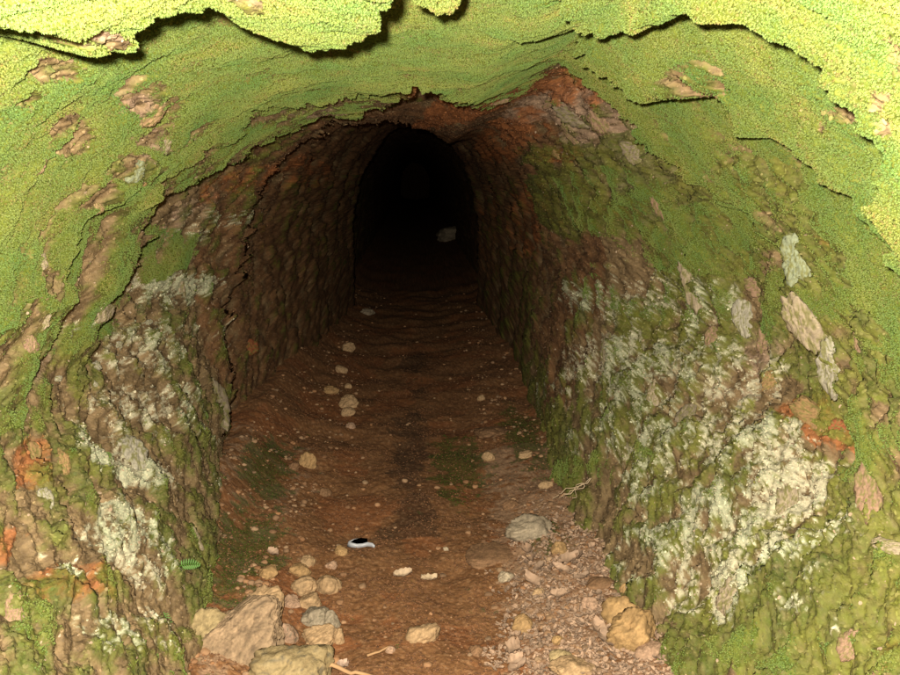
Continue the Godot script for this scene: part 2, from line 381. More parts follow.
func set_noise(n: FastNoiseLite, s: int, octaves: int, kind := FastNoiseLite.TYPE_SIMPLEX_SMOOTH) -> void:
	n.seed = s
	n.noise_type = kind
	n.frequency = 1.0
	n.fractal_type = FastNoiseLite.FRACTAL_FBM if octaves > 1 else FastNoiseLite.FRACTAL_NONE
	n.fractal_octaves = octaves


func noise_normal(s: int, freq: float, strength: float) -> NoiseTexture2D:
	var t := NoiseTexture2D.new()
	var n := FastNoiseLite.new()
	n.seed = s
	n.frequency = freq
	n.fractal_octaves = 5
	t.noise = n
	t.width = 512
	t.height = 512
	t.seamless = true
	t.as_normal_map = true
	t.bump_strength = strength
	return t


func noise_tint(s: int, freq: float, low: float, high: float) -> NoiseTexture2D:
	var t := NoiseTexture2D.new()
	var n := FastNoiseLite.new()
	n.seed = s
	n.frequency = freq
	n.fractal_octaves = 5
	t.noise = n
	t.width = 512
	t.height = 512
	t.seamless = true
	var g := Gradient.new()
	g.set_color(0, Color(low, low, low).linear_to_srgb())
	g.set_color(1, Color(high, high, high).linear_to_srgb())
	t.color_ramp = g
	return t


func surface_material(rough: float, per_metre: float, bump: float, world := true) -> StandardMaterial3D:
	var m := StandardMaterial3D.new()
	m.vertex_color_use_as_albedo = true
	m.roughness = rough
	m.metallic_specular = 0.35
	m.uv1_triplanar = true
	m.uv1_world_triplanar = world
	m.uv1_scale = Vector3.ONE * per_metre
	m.albedo_texture = mats.tint
	m.normal_enabled = true
	m.normal_texture = mats.bumps
	m.normal_scale = bump
	return m


# ------------------------------------------------------------------ the rock surface
func prepare_layers() -> void:
	# each ledge is a sheet of rock over the wall behind it; its ragged edge is a line in (angle, -ln depth)
	for at in LAYERS.size():
		var e: Array = LAYERS[at].edge
		var pts := PackedVector2Array()
		for i in range(0, e.size(), 2):
			pts.append(Vector2(e[i], -log(e[i + 1])))
		var lo := INF
		var hi := -INF
		for p in pts:
			lo = minf(lo, p.x)
			hi = maxf(hi, p.x)
		if at == 0:
			pts.insert(0, Vector2(-2.9, pts[0].y))
			lo = -2.9
		var line := PackedVector2Array()
		for i in range(pts.size() - 1):
			var a := pts[i]
			var b := pts[i + 1]
			var steps := maxi(1, int(a.distance_to(b) / 0.006))
			for k in steps:
				var q := a.lerp(b, float(k) / steps)
				var run := clampf(1.7 * exp(q.y), 0.3, 1.2)     # an angle spans fewer centimetres of edge where the roof is low and far
				var u := q * Vector2(run, 1.0)
				var w := Vector2(n_mid.get_noise_3d(u.x * 9.0, u.y * 9.0, at * 7.3), n_mid.get_noise_3d(u.x * 9.0, u.y * 9.0, at * 7.3 + 50.0))
				var w2 := Vector2(n_mid.get_noise_3d(u.x * 40.0, u.y * 40.0, at * 3.1), n_mid.get_noise_3d(u.x * 40.0, u.y * 40.0, at * 3.1 + 50.0))
				line.append(q + w * 0.045 + w2 * 0.022)
		line.append(pts[-1])
		line.insert(0, Vector2(line[0].x, 1.6))
		line.append(Vector2(line[-1].x, 1.6))
		polygons.append({line = line, lo = lo, hi = hi})


func prepare_maps() -> void:
	for k in ["m", "l", "o", "f", "k"]:
		var a := PackedFloat32Array()
		a.resize(MAP_W * MAP_H)
		a.fill(-1.0)
		maps[k] = a
	for p in PATCHES:
		var a: PackedFloat32Array = maps[p[0]]
		# bounding box of the ellipse |A q| < 1.5
		var det: float = p[3] * p[6] - p[4] * p[5]
		var rx: float = 1.5 * Vector2(p[6], p[4]).length() / absf(det)
		var ry: float = 1.5 * Vector2(p[5], p[3]).length() / absf(det)
		var i0 := clampi(int((p[1] - rx - MAP_TH0) / MAP_STEP), 0, MAP_W - 1)
		var i1 := clampi(int((p[1] + rx - MAP_TH0) / MAP_STEP), 0, MAP_W - 1)
		var j0 := clampi(int((p[2] - ry - MAP_L0) / MAP_STEP), 0, MAP_H - 1)
		var j1 := clampi(int((p[2] + ry - MAP_L0) / MAP_STEP), 0, MAP_H - 1)
		for j in range(j0, j1 + 1):
			for i in range(i0, i1 + 1):
				var x: float = MAP_TH0 + i * MAP_STEP - p[1]
				var y: float = MAP_L0 + j * MAP_STEP - p[2]
				var r := Vector2(p[3] * x + p[4] * y, p[5] * x + p[6] * y).length()
				var w := 1.0 - smoothstep(0.6, 1.45, r)
				if w <= 0.0:
					continue
				var at := j * MAP_W + i
				if a[at] < 0.0:
					a[at] = p[7] * w if p[0] in ["l", "o", "k"] else -1.0 + (p[7] + 1.0) * (1.0 if w > 0.45 else 0.0)
				else:
					a[at] = maxf(a[at], p[7] * w) if p[0] in ["l", "o", "k"] else lerpf(a[at], p[7], w)
		maps[p[0]] = a


func layer_row(r: int) -> void:
	# how far the ledges stand off the wall along one ring of the tunnel, and which one lies on top
	var lv := -log(depths[r])
	var cross := []
	for pg in polygons:
		var c := PackedFloat32Array()
		var line: PackedVector2Array = pg.line
		for i in range(line.size() - 1):
			var a := line[i]
			var b := line[i + 1]
			if (a.y > lv) != (b.y > lv):
				c.append(a.x + (lv - a.y) / (b.y - a.y) * (b.x - a.x))
		c.sort()
		cross.append(c)
	var off := PackedFloat32Array()
	var on_top := PackedInt32Array()
	off.resize(COLS)
	on_top.resize(COLS)
	var ptr := PackedInt32Array()
	ptr.resize(polygons.size())
	for q in COLS:
		var th := -TH_MAX + 2.0 * TH_MAX * q / (COLS - 1)
		var sum := 0.0
		var top := -1
		for i in polygons.size():
			var pg: Dictionary = polygons[i]
			if th < pg.lo or th > pg.hi:
				continue
			var cr: PackedFloat32Array = cross[i]
			var k := ptr[i]
			while k < cr.size() and cr[k] < th:
				k += 1
			ptr[i] = k
			if k % 2 == 1:
				var ly: Dictionary = LAYERS[i]
				var t: float = ly.thick
				if ly.fade_a > 0.0:
					t *= smoothstep(0.0, 1.0, (th - pg.lo) / ly.fade_a)
				if ly.fade_b > 0.0:
					t *= smoothstep(0.0, 1.0, (pg.hi - th) / ly.fade_b)
				sum += t
				if t > 0.008:
					top = i
		off[q] = sum
		on_top[q] = top
	# worn, mossy lips are round along the ring ...
	var w := 3 if depths[r] < 2.1 else 1 if depths[r] < 2.6 else 0
	if w:
		var soft := off.duplicate()
		for q in range(w, COLS - w):
			var a := 0.0
			for k in range(-w, w + 1):
				a += off[q + k]
			soft[q] = a / (2 * w + 1)
		off = soft
	rows_o[r] = off
	rows_t[r] = on_top


func build_row(r: int) -> void:
	var d := depths[r]
	var lv := -log(d)
	var wl := curve_at(DEPTH_KEYS, WIDTH_L, d)
	var fl := curve_at(DEPTH_KEYS, FOOT_L, d)
	var wr := curve_at(DEPTH_KEYS, WIDTH_R, d)
	var fr := curve_at(DEPTH_KEYS, FOOT_R, d)
	var crown := curve_at(DEPTH_KEYS, CROWN, d) + SPRING
	var flare := 0.0
	if d < 0.66:
		flare = pow((0.66 - d) / 0.16, 2.0)
	# ... and along the tunnel: the ledges' thickness is averaged over about three centimetres
	var off: PackedFloat32Array = rows_o[r].duplicate()
	var reach := clampi(int(0.016 / (d * d * 0.00197)), 0, 7) if d > 0.6 else 0
	if reach:
		for k in range(1, reach + 1):
			var a: PackedFloat32Array = rows_o[maxi(r - k, 0)]
			var b: PackedFloat32Array = rows_o[mini(r + k, depths.size() - 1)]
			for q in COLS:
				off[q] += a[q] + b[q]
		for q in COLS:
			off[q] /= 2 * reach + 1
	var on_top: PackedInt32Array = rows_t[r]
	var P := PackedVector3Array()
	var C := PackedColorArray()
	var M := PackedFloat32Array()
	var LI := PackedFloat32Array()
	LI.resize(COLS)
	var K := PackedInt32Array()
	P.resize(COLS)
	C.resize(COLS)
	M.resize(COLS)
	K.resize(COLS)
	var mm: PackedFloat32Array = maps.m
	var ml: PackedFloat32Array = maps.l
	var mo: PackedFloat32Array = maps.o
	var mf: PackedFloat32Array = maps.f
	var mk: PackedFloat32Array = maps.k
	for q in COLS:
		var th := -TH_MAX + 2.0 * TH_MAX * q / (COLS - 1)
		var s := sin(th)
		var c := cos(th)
		var w := wl if s < 0.0 else wr
		var f := fl if s < 0.0 else fr
		var sa := absf(s)
		# a round arch that springs below eye height, on straight walls that lean
		var qa := sa * sa / (w * w) + c * c / (crown * crown)
		var qb := c * SPRING / (crown * crown)
		var R := (-qb + sqrt(qb * qb + qa * (1.0 - SPRING * SPRING / (crown * crown)))) / qa
		if R * c < -SPRING:
			var run := (f - w) / (EYE - SPRING)
			R = minf((w - run * SPRING) / maxf(sa + run * c, 0.001), (EYE + 0.1) / maxf(-c, 0.000001))
		R -= off[q]
		var top := on_top[q]
		R = maxf(R, 0.06)
		var x := R * s
		var y := R * c
		var big := n_large.get_noise_3d(x * 2.6, y * 2.6, d * 2.6)
		var mid := n_mid.get_noise_3d(x * 9.0, y * 9.0, d * 9.0)
		# foliation dipping towards the mouth: fine sheets that break off in small steps
		var qn := y * 0.80 - d * 0.60
		var qe := -y * 0.60 - d * 0.80
		var st := n_strata.get_noise_3d(x * 11.0, qe * 9.0, qn * 25.0)
		var sn := qn * 10.0 + 2.2 * big + 1.6 * mid
		var fr_ := sn - floorf(sn)
		var sn2 := qn * 23.0 + 3.5 * mid + 2.5 * st
		var fr2 := sn2 - floorf(sn2)
		var sp := n_speck.get_noise_3d(x * 60.0, y * 80.0, d * 38.0)
		# maps
		var gi := clampi(int((th + 0.03 * mid + 0.012 * st - MAP_TH0) / MAP_STEP), 0, MAP_W - 1)
		var gj := clampi(int((lv + 0.03 * big + 0.02 * st - MAP_L0) / MAP_STEP), 0, MAP_H - 1)
		var at := gj * MAP_W + gi
		var moss := mm[at]
		if moss < 0.0:
			moss = 0.9 if top >= 4 else 0.70 if top == 3 else 0.76 if top == 2 else 0.4 if top == 1 else 0.12
			if d > 3.2:
				moss = 0.0
			if c < -0.35:
				moss = minf(moss, 0.3)
		var cover := smoothstep(0.32, 0.70, moss + 0.42 * mid + 0.30 * st + 0.12 * sp + 0.15 * big)
		if d > 3.6:
			cover = 0.0
		var lump := n_moss.get_noise_3d(x * 30.0, y * 30.0, d * 30.0)
		var rough := 1.0 - 0.75 * cover
		var swell := clampf(R / 0.5, 0.3, 1.0)
		R -= swell * (big * 0.035 + rough * (mid * 0.022 + st * 0.018 + sp * 0.006 + (1.0 - cover) * (1.0 - fr_) * 0.013 * smoothstep(-0.2, 0.3, n_large.get_noise_3d(x * 4.0 + 9.0, y * 4.0, d * 4.0)) + (1.0 - cover) * (1.0 - fr2) * 0.004 * smoothstep(-0.1, 0.3, mid + 0.5 * big)))
		R -= swell * cover * (0.004 + 0.010 * lump + 0.008 * mid)
		if flare > 0.0:
			R += flare * (1.2 + 0.25 * big)
		P[q] = Vector3(R * s, EYE + R * c, -d)
		# the same patterns on the displaced surface
		x = P[q].x
		y = P[q].y - EYE
		st = n_strata.get_noise_3d(x * 16.0, (y * 0.9 + d * 0.4) * 11.0, (d * 0.9 - y * 0.4) * 14.0)
		sp = n_speck.get_noise_3d(x * 75.0, y * 75.0, d * 42.0)
		# colour: rock, then iron stain, algae, lichen, moss, each with its own outline
		var col := Color(0.115, 0.076, 0.036).lerp(Color(0.285, 0.195, 0.100), clampf(0.5 + 0.9 * st + 0.5 * sp, 0.0, 1.0))
		if top >= 2:
			col = col.lerp(Color(0.26, 0.20, 0.09), smoothstep(-0.35, 0.25, mid + 0.5 * st))
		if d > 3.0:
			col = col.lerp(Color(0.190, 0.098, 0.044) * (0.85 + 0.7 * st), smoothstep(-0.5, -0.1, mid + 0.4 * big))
		var kk := maxf(mk[at], 0.0)
		col = col.lerp(Color(0.36, 0.245, 0.165) * (0.85 + 0.5 * st), smoothstep(0.42, 0.56, kk + 0.45 * mid + 0.35 * st - 0.05))
		var oo := maxf(mo[at], 0.0)
		col = col.lerp(Color(0.33, 0.12, 0.04) * (0.85 + 0.5 * sp), smoothstep(0.40, 0.62, oo + 0.5 * mid + 0.2 * st) * 0.85)
		var ff := mf[at]
		if ff < 0.0:
			ff = 0.5 if top >= 1 else 0.42 if th < 0.0 else 0.5
			if d > 3.3:
				ff = 0.32 if c < 0.0 else 0.15
		col = col.lerp(Color(0.165, 0.172, 0.030).lerp(Color(0.080, 0.100, 0.018), clampf(0.5 + st + 0.6 * big, 0.0, 1.0)), smoothstep(0.42, 0.62, ff + 0.45 * mid + 0.25 * st + 0.2 * big) * (0.82 - 0.3 * sp))
		var ll := maxf(ml[at], 0.0)
		if ll > 0.02:
			var lichen := smoothstep(0.47, 0.60, ll * 0.75 + 0.30 * sp + 0.30 * st + 0.12 * mid)
			col = col.lerp(Color(0.54, 0.50, 0.35).lerp(Color(0.45, 0.46, 0.31), smoothstep(-0.2, 0.2, big + 0.5 * mid)) * (0.9 + 0.4 * sp), lichen * 0.85)
		col = col.lerp(Color(0.085, 0.12, 0.012).lerp(Color(0.16, 0.18, 0.03), clampf(0.5 + lump, 0.0, 1.0)), cover)
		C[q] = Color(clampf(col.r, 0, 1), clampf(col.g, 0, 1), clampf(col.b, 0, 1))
		M[q] = cover
		LI[q] = maxf(0.0, smoothstep(0.40, 0.62, ll * 0.74 + 0.22 * sp + 0.30 * st + 0.12 * mid) * (1.0 - cover)) if ll > 0.02 else 0.0
		var kind := 0
		if top >= 1:
			kind = 10 + top
		else:
			kind = 0 if th < -0.95 else 1 if th < 0.95 else 2
		if d < 0.5:
			kind = 21
		K[q] = kind
	rows_p[r] = P
	rows_c[r] = C
	rows_m[r] = M
	rows_l[r] = LI
	rows_k[r] = K


func normal_row(r: int) -> void:
	var up: PackedVector3Array = rows_p[maxi(r - 1, 0)]
	var down: PackedVector3Array = rows_p[mini(r + 1, depths.size() - 1)]
	var here: PackedVector3Array = rows_p[r]
	var N := PackedVector3Array()
	N.resize(COLS)
	for q in COLS:
		var a := here[maxi(q - 1, 0)] - here[mini(q + 1, COLS - 1)]
		var b := down[q] - up[q]
		var n := a.cross(b)
		N[q] = n.normalized() if n.length_squared() > 1e-16 else Vector3(0, 0, 1)
	rows_n[r] = N


func build_rock() -> Dictionary:
	# depths: dense near the mouth, as the rock is seen there
	for i in 22:
		depths.append(0.30 + 0.30 * i / 22.0)
	for i in 780:
		depths.append(1.0 / lerpf(1.0 / 0.60, 1.0 / 7.6, i / 780.0))
	for i in 60:
		depths.append(1.0 / lerpf(1.0 / 7.6, 1.0 / 40.0, i / 59.0))
	var n := depths.size()
	for a in [rows_p, rows_c, rows_n, rows_m, rows_l, rows_k, rows_o, rows_t]:
		a.resize(n)
	var job := WorkerThreadPool.add_group_task(layer_row, n, -1, true)
	WorkerThreadPool.wait_for_group_task_completion(job)
	job = WorkerThreadPool.add_group_task(build_row, n, -1, true)
	WorkerThreadPool.wait_for_group_task_completion(job)
	job = WorkerThreadPool.add_group_task(normal_row, n, -1, true)
	WorkerThreadPool.wait_for_group_task_completion(job)
	# cut the sheet into its objects
	var made := {}
	for r in range(n - 1):
		var k0: PackedInt32Array = rows_k[r]
		var k1: PackedInt32Array = rows_k[r + 1]
		var p0: PackedVector3Array = rows_p[r]
		var p1: PackedVector3Array = rows_p[r + 1]
		var n0: PackedVector3Array = rows_n[r]
		var n1: PackedVector3Array = rows_n[r + 1]
		var c0: PackedColorArray = rows_c[r]
		var c1: PackedColorArray = rows_c[r + 1]
		var q := 0
		while q < COLS - 1:
			var kind := k0[q]
			var e := q
			while e < COLS - 1 and k0[e] == kind:
				e += 1
			# a strip of one object from column q to e
			if not made.has(kind):
				made[kind] = {v = PackedVector3Array(), n = PackedVector3Array(), c = PackedColorArray(), i = PackedInt32Array()}
			var o: Dictionary = made[kind]
			var v: PackedVector3Array = o.v
			var first := v.size()
			var w := e - q + 1
			v.append_array(p0.slice(q, e + 1))
			v.append_array(p1.slice(q, e + 1))
			o.v = v
			var nn: PackedVector3Array = o.n
			nn.append_array(n0.slice(q, e + 1))
			nn.append_array(n1.slice(q, e + 1))
			o.n = nn
			var cc: PackedColorArray = o.c
			cc.append_array(c0.slice(q, e + 1))
			cc.append_array(c1.slice(q, e + 1))
			o.c = cc
			var ii: PackedInt32Array = o.i
			for k in w - 1:
				var a := first + k
				var b := a + w
				ii.append_array(PackedInt32Array([a, a + 1, b, a + 1, b + 1, b]))
			o.i = ii
			q = e
	return made


func moss_mesh() -> ArrayMesh:
	# one sprig of moss: a ring of pointed leaves round a short stem, unit size
	var v := PackedVector3Array()
	var n := PackedVector3Array()
	var i := PackedInt32Array()
	var g := RandomNumberGenerator.new()
	g.seed = 5
	for k in 9:
		var a := TAU * k / 9.0 * 2.0 + g.randf_range(-0.3, 0.3)
		var lift := g.randf_range(0.35, 1.25)
		var reach := 0.75 * cos(lift) + 0.15
		var dir := Vector3(cos(a), 0, sin(a))
		var side := Vector3(-sin(a), 0, cos(a)) * 0.17
		var tip := dir * reach + Vector3(0, 0.15 + 0.85 * sin(lift), 0)
		var mid := tip * 0.5 + Vector3(0, 0.12, 0)
		var f := v.size()
		v.append_array(PackedVector3Array([Vector3(0, -0.25, 0), mid - side, mid + side, tip]))
		var nn := (mid - side).cross(mid + side).normalized()
		if nn.y < 0.0:
			nn = -nn
		for t in 4:
			n.append(nn)
		if (mid - side - v[f]).cross(mid + side - v[f]).dot(nn) < 0.0:
			i.append_array(PackedInt32Array([f, f + 1, f + 2, f + 1, f + 3, f + 2]))
		else:
			i.append_array(PackedInt32Array([f, f + 2, f + 1, f + 1, f + 2, f + 3]))
	return mesh_of(v, n, i)


func scatter_moss(sprig: Mesh) -> Dictionary:
	# sprigs by object: flat buffers for MultiMesh
	var out := {}
	for r in range(24, depths.size() - 2):
		if depths[r] > 3.5:
			break
		var p: PackedVector3Array = rows_p[r]
		var p1: PackedVector3Array = rows_p[r + 1]
		var nn: PackedVector3Array = rows_n[r]
		var m: PackedFloat32Array = rows_m[r]
		var k: PackedInt32Array = rows_k[r]
		for q in range(1, COLS - 1):
			if m[q] < 0.15:
				continue
			var a := p[q + 1] - p[q]
			var b := p1[q] - p[q]
			b = b.limit_length(0.035)     # on the broken edge of a ledge moss hangs down a few centimetres
			a = a.limit_length(0.035)
			var area := minf(a.cross(b).length(), 0.0004)
			var want := area * 130000.0 * m[q]
			var count := int(want)
			if rng.randf() < want - count:
				count += 1
			for t in count:
				var pos := p[q] + a * rng.randf() + b * rng.randf()
				var up := (nn[q] + Vector3(rng.randf_range(-0.6, 0.6), rng.randf_range(-0.6, 0.6), rng.randf_range(-0.6, 0.6))).normalized()
				var tang := up.cross(Vector3(rng.randf() - 0.5, rng.randf() - 0.5, rng.randf() - 0.5)).normalized()
				var side := up.cross(tang)
				var size := rng.randf_range(0.0018, 0.0040)
				if not out.has(k[q]):
					out[k[q]] = PackedFloat32Array()
				var hue := n_mid.get_noise_3d(pos.x * 7.0, pos.y * 7.0, pos.z * 7.0)
				var patch := n_large.get_noise_3d(pos.x * 5.0, pos.y * 5.0, pos.z * 5.0 + 40.0)
				var tone := rng.randf_range(0.82, 1.18) * (1.0 + 0.18 * patch)
				var red := (0.166 + 0.04 * hue + 0.03 * patch + rng.randf_range(-0.01, 0.01)) * tone
				var green := 0.216 * tone
				if rng.randf() < 0.03 + 0.15 * smoothstep(0.1, 0.45, hue):
					red *= 1.1          # withered, brownish sprigs
					green *= 0.78
				var blue := rng.randf_range(0.042, 0.062) * tone
				tang *= size
				side *= size
				up *= size
				var buf: PackedFloat32Array = out[k[q]]
				buf.append_array(PackedFloat32Array([tang.x, up.x, side.x, pos.x, tang.y, up.y, side.y, pos.y, tang.z, up.z, side.z, pos.z, red, green, blue, 1.0]))
				out[k[q]] = buf
	return out


func flake_mesh(s: int) -> ArrayMesh:
	# a small crust flake: an uneven disc with a raised middle and a thick rim, unit size
	var g := RandomNumberGenerator.new()
	g.seed = s
	var v := PackedVector3Array([Vector3(0, 0.32, 0)])
	var n := PackedVector3Array([Vector3.UP])
	var i := PackedInt32Array()
	for k in 7:
		var a := TAU * k / 7.0
		var r := g.randf_range(0.55, 1.1)
		v.append(Vector3(cos(a) * r, g.randf_range(0.1, 0.3), sin(a) * r))
		n.append(Vector3(cos(a) * 0.4, 1, sin(a) * 0.4).normalized())
	for k in 7:
		v.append(Vector3(v[k + 1].x * 1.05, -0.3, v[k + 1].z * 1.05))
		n.append(Vector3(v[k + 1].x, 0.3, v[k + 1].z).normalized())
	for k in 7:
		var a := 1 + k
		var b := 1 + (k + 1) % 7
		i.append_array(PackedInt32Array([0, a, b, a, a + 7, b, b, a + 7, b + 7]))
	return mesh_of(v, n, i)


func scatter_flakes() -> Array:
	# pale lichen flakes and small rock chips standing on the walls, as buffers by object
	var lichen := {}
	var chips := {}
	for r in range(24, depths.size() - 2):
		if depths[r] > 5.5:
			break
		var p: PackedVector3Array = rows_p[r]
		var p1: PackedVector3Array = rows_p[r + 1]
		var nn: PackedVector3Array = rows_n[r]
		var m: PackedFloat32Array = rows_m[r]
		var l: PackedFloat32Array = rows_l[r]
		var c: PackedColorArray = rows_c[r]
		var k: PackedInt32Array = rows_k[r]
		for q in range(1, COLS - 1):
			if k[q] >= 20 or p[q].y < -0.02:
				continue
			var a := p[q + 1] - p[q]
			var b := p1[q] - p[q]
			if b.length_squared() > 0.0012 or a.length_squared() > 0.0004:
				continue
			var area := a.cross(b).length()
			for kind in 2:
				var want := area * (32000.0 * l[q] if kind == 0 else 16000.0 * (1.0 - m[q]))
				var count := int(want)
				if rng.randf() < want - count:
					count += 1
				for t in count:
					var pos := p[q] + a * rng.randf() + b * rng.randf()
					var up := (nn[q] + Vector3(rng.randf_range(-0.4, 0.4), rng.randf_range(-0.4, 0.4), rng.randf_range(-0.4, 0.4))).normalized()
					var tang := up.cross(Vector3(rng.randf() - 0.5, rng.randf() - 0.5, rng.randf() - 0.5)).normalized()
					var side := up.cross(tang)
					var size := 0.0012 + 0.0030 * rng.randf() * rng.randf()
					var col := Color(0.47, 0.42, 0.275) * rng.randf_range(0.75, 1.15)
					if kind == 0 and rng.randf() < 0.25:
						col = Color(0.37, 0.40, 0.25) * rng.randf_range(0.75, 1.15)
					if kind == 1:
						size = 0.0014 + 0.0036 * pow(rng.randf(), 2.0)
						col = c[q] * rng.randf_range(0.65, 1.3)
						if rng.randf() < 0.02:
							col = Color(0.33, 0.24, 0.16)
					tang *= size
					side *= size * rng.randf_range(0.4, 1.0)
					up *= size * (0.5 if kind == 0 else 0.45)
					var to := lichen if kind == 0 else chips
					if not to.has(k[q]):
						to[k[q]] = PackedFloat32Array()
					var buf: PackedFloat32Array = to[k[q]]
					buf.append_array(PackedFloat32Array([tang.x, up.x, side.x, pos.x, tang.y, up.y, side.y, pos.y, tang.z, up.z, side.z, pos.z, col.r, col.g, col.b, 1.0]))
					to[k[q]] = buf
	return [lichen, chips]


func add_moss(buf: PackedFloat32Array, sprig: Mesh, parent: Node, called := "moss", m: Material = mats.moss, label := "short green moss growing over the rock") -> void:
	var mm := MultiMesh.new()
	mm.transform_format = MultiMesh.TRANSFORM_3D
	mm.use_colors = true
	mm.mesh = sprig
	mm.instance_count = buf.size() / 16
	mm.buffer = buf
	var o := MultiMeshInstance3D.new()
	o.name = called
	o.multimesh = mm
	o.material_override = m
	o.set_meta("kind", "stuff")
	o.set_meta("label", label)
	parent.add_child(o, true)


# ------------------------------------------------------------------ stones
func stone_mesh(s: int, size: Vector3, col: Color, rough := 0.05, planes := 11, cells := 9, stain := 0.0, given := [], fibre := Vector3.ZERO) -> ArrayMesh:
	# a block bounded by random planes, its edges worn round, its base half size wide
	var g := RandomNumberGenerator.new()
	g.seed = s * 131 + 7
	var dirs := PackedVector3Array()
	var dist := PackedFloat32Array()
	for k in planes:
		var d := Vector3(g.randfn(), g.randfn(), g.randfn()).normalized()
		dirs.append(d)
		dist.append(g.randf_range(0.80, 0.98))
	for p in given:
		dirs.append(Vector3(p[0], p[1], p[2]).normalized())
		dist.append(p[3])
	planes = dirs.size()
	var v := PackedVector3Array()
	var c := PackedColorArray()
	var idx := PackedInt32Array()
	var axes := [[Vector3.RIGHT, Vector3.UP, Vector3.BACK], [Vector3.LEFT, Vector3.UP, Vector3.FORWARD], [Vector3.UP, Vector3.BACK, Vector3.RIGHT], [Vector3.DOWN, Vector3.FORWARD, Vector3.RIGHT], [Vector3.BACK, Vector3.UP, Vector3.LEFT], [Vector3.FORWARD, Vector3.UP, Vector3.RIGHT]]
	for ax in axes:
		var first := v.size()
		for j in cells + 1:
			for i in cells + 1:
				var a := tan((float(i) / cells - 0.5) * PI / 2.0)
				var b := tan((float(j) / cells - 0.5) * PI / 2.0)
				var dir: Vector3 = (ax[0] + ax[1] * b + ax[2] * a).normalized()
				var acc := 0.0
				for k in planes:
					var t := dir.dot(dirs[k])
					if t > 0.05:
						acc += pow(t / dist[k], 14.0)
				var r := minf(1.25, pow(acc + 0.02, -1.0 / 14.0))
				r *= 1.0 + rough * (n_mid.get_noise_3d(dir.x * 1.7 + s, dir.y * 1.7, dir.z * 1.7) * 1.4 + n_mid.get_noise_3d(dir.x * 5.0 + s, dir.y * 5.0, dir.z * 5.0) * 0.8 + n_mid.get_noise_3d(dir.x * 14.0 + s, dir.y * 14.0, dir.z * 14.0) * 0.4)
				var fib := 0.0
				if fibre != Vector3.ZERO:
					var w := dir * r
					var al := fibre * w.dot(fibre)
					w = (w - al) * 7.0 + al * 1.2
					fib = n_strata.get_noise_3d(w.x, w.y, w.z)
					r *= 1.0 + 0.10 * fib
				v.append(dir * r * size)
				var t1 := n_mid.get_noise_3d(dir.x * 2.2 + s * 3.0, dir.y * 2.2, dir.z * 2.2)
				var t2 := n_mid.get_noise_3d(dir.x * 9.0 + s * 3.0, dir.y * 9.0, dir.z * 9.0)
				var cc := col * (1.0 + 0.45 * t1 + 0.45 * t2 + 0.7 * fib)
				if stain > 0.95:      # algae and crust grown over a stone in the wall
					cc = cc.lerp(Color(0.15, 0.145, 0.04), smoothstep(-0.02, 0.16, t1 + 0.6 * t2 - 0.05) * 0.85)
				elif stain > 0.0:
					cc = cc.lerp(Color(0.14, 0.12, 0.08), smoothstep(0.2, 0.45, t1 + 0.5 * t2) * stain)
				c.append(Color(clampf(cc.r, 0, 1), clampf(cc.g, 0, 1), clampf(cc.b, 0, 1)))
		for j in cells:
			for i in cells:
				var a := first + j * (cells + 1) + i
				var b := a + cells + 1
				idx.append_array(PackedInt32Array([a, a + 1, b, a + 1, b + 1, b]))
	# normals from the faces, joined across the cube's seams by position
	var sum := {}
	for t in range(0, idx.size(), 3):
		var fn := (v[idx[t + 2]] - v[idx[t]]).cross(v[idx[t + 1]] - v[idx[t]])
		if fn.dot(v[idx[t]]) < 0.0:
			fn = -fn
			var h := idx[t + 1]
			idx[t + 1] = idx[t + 2]
			idx[t + 2] = h
		for e in 3:
			var key := Vector3i((v[idx[t + e]] * 100000.0).round())
			sum[key] = sum.get(key, Vector3.ZERO) + fn
	var n := PackedVector3Array()
	for p in v:
		n.append(Vector3(sum[Vector3i((p * 100000.0).round())]).normalized())
	return mesh_of(v, n, idx, c)


func floor_height(x: float, d: float) -> float:
	var h := 0.018 * n_large.get_noise_2d(x * 2.2, d * 2.2 + 20.0) + 0.008 * n_mid.get_noise_2d(x * 6.0, d * 3.5) + 0.003 * n_mid.get_noise_2d(x * 24.0, d * 24.0)
	h += 0.055 * smoothstep(0.22, 0.52, -x) + 0.05 * smoothstep(0.16, 0.42, x)
	h += 0.04 * smoothstep(0.44, 0.62, x) + 0.10 * smoothstep(0.46, 0.64, -x)
	return h


func fine_floor(x: float, d: float) -> float:
	var rough := 0.35 + 0.65 * smoothstep(0.02, 0.3, absf(x + 0.04) - 0.06)
	return floor_height(x, d) + 0.0022 * rough * n_speck.get_noise_2d(x * 95.0, d * 95.0) + 0.003 * rough * maxf(0.0, n_mid.get_noise_2d(x * 17.0 + 7.0, d * 17.0))


const TONES := {
	tan = Color(0.44, 0.29, 0.155), ochre = Color(0.41, 0.255, 0.115), pink = Color(0.40, 0.255, 0.165), grey = Color(0.34, 0.275, 0.19), olive = Color(0.36, 0.27, 0.135),
	brown = Color(0.24, 0.135, 0.07), cream = Color(0.46, 0.37, 0.25), orange = Color(0.40, 0.25, 0.11), white = Color(0.46, 0.42, 0.32), red = Color(0.36, 0.12, 0.05), green = Color(0.34, 0.38, 0.24),
}


func nearest_vertex(th: float, d: float) -> Vector2i:
	var q := clampi(int(round((th + TH_MAX) / (2.0 * TH_MAX) * (COLS - 1))), 1, COLS - 2)
	var r := 0
	while r < depths.size() - 2 and depths[r] < d:
		r += 1
	return Vector2i(q, r)


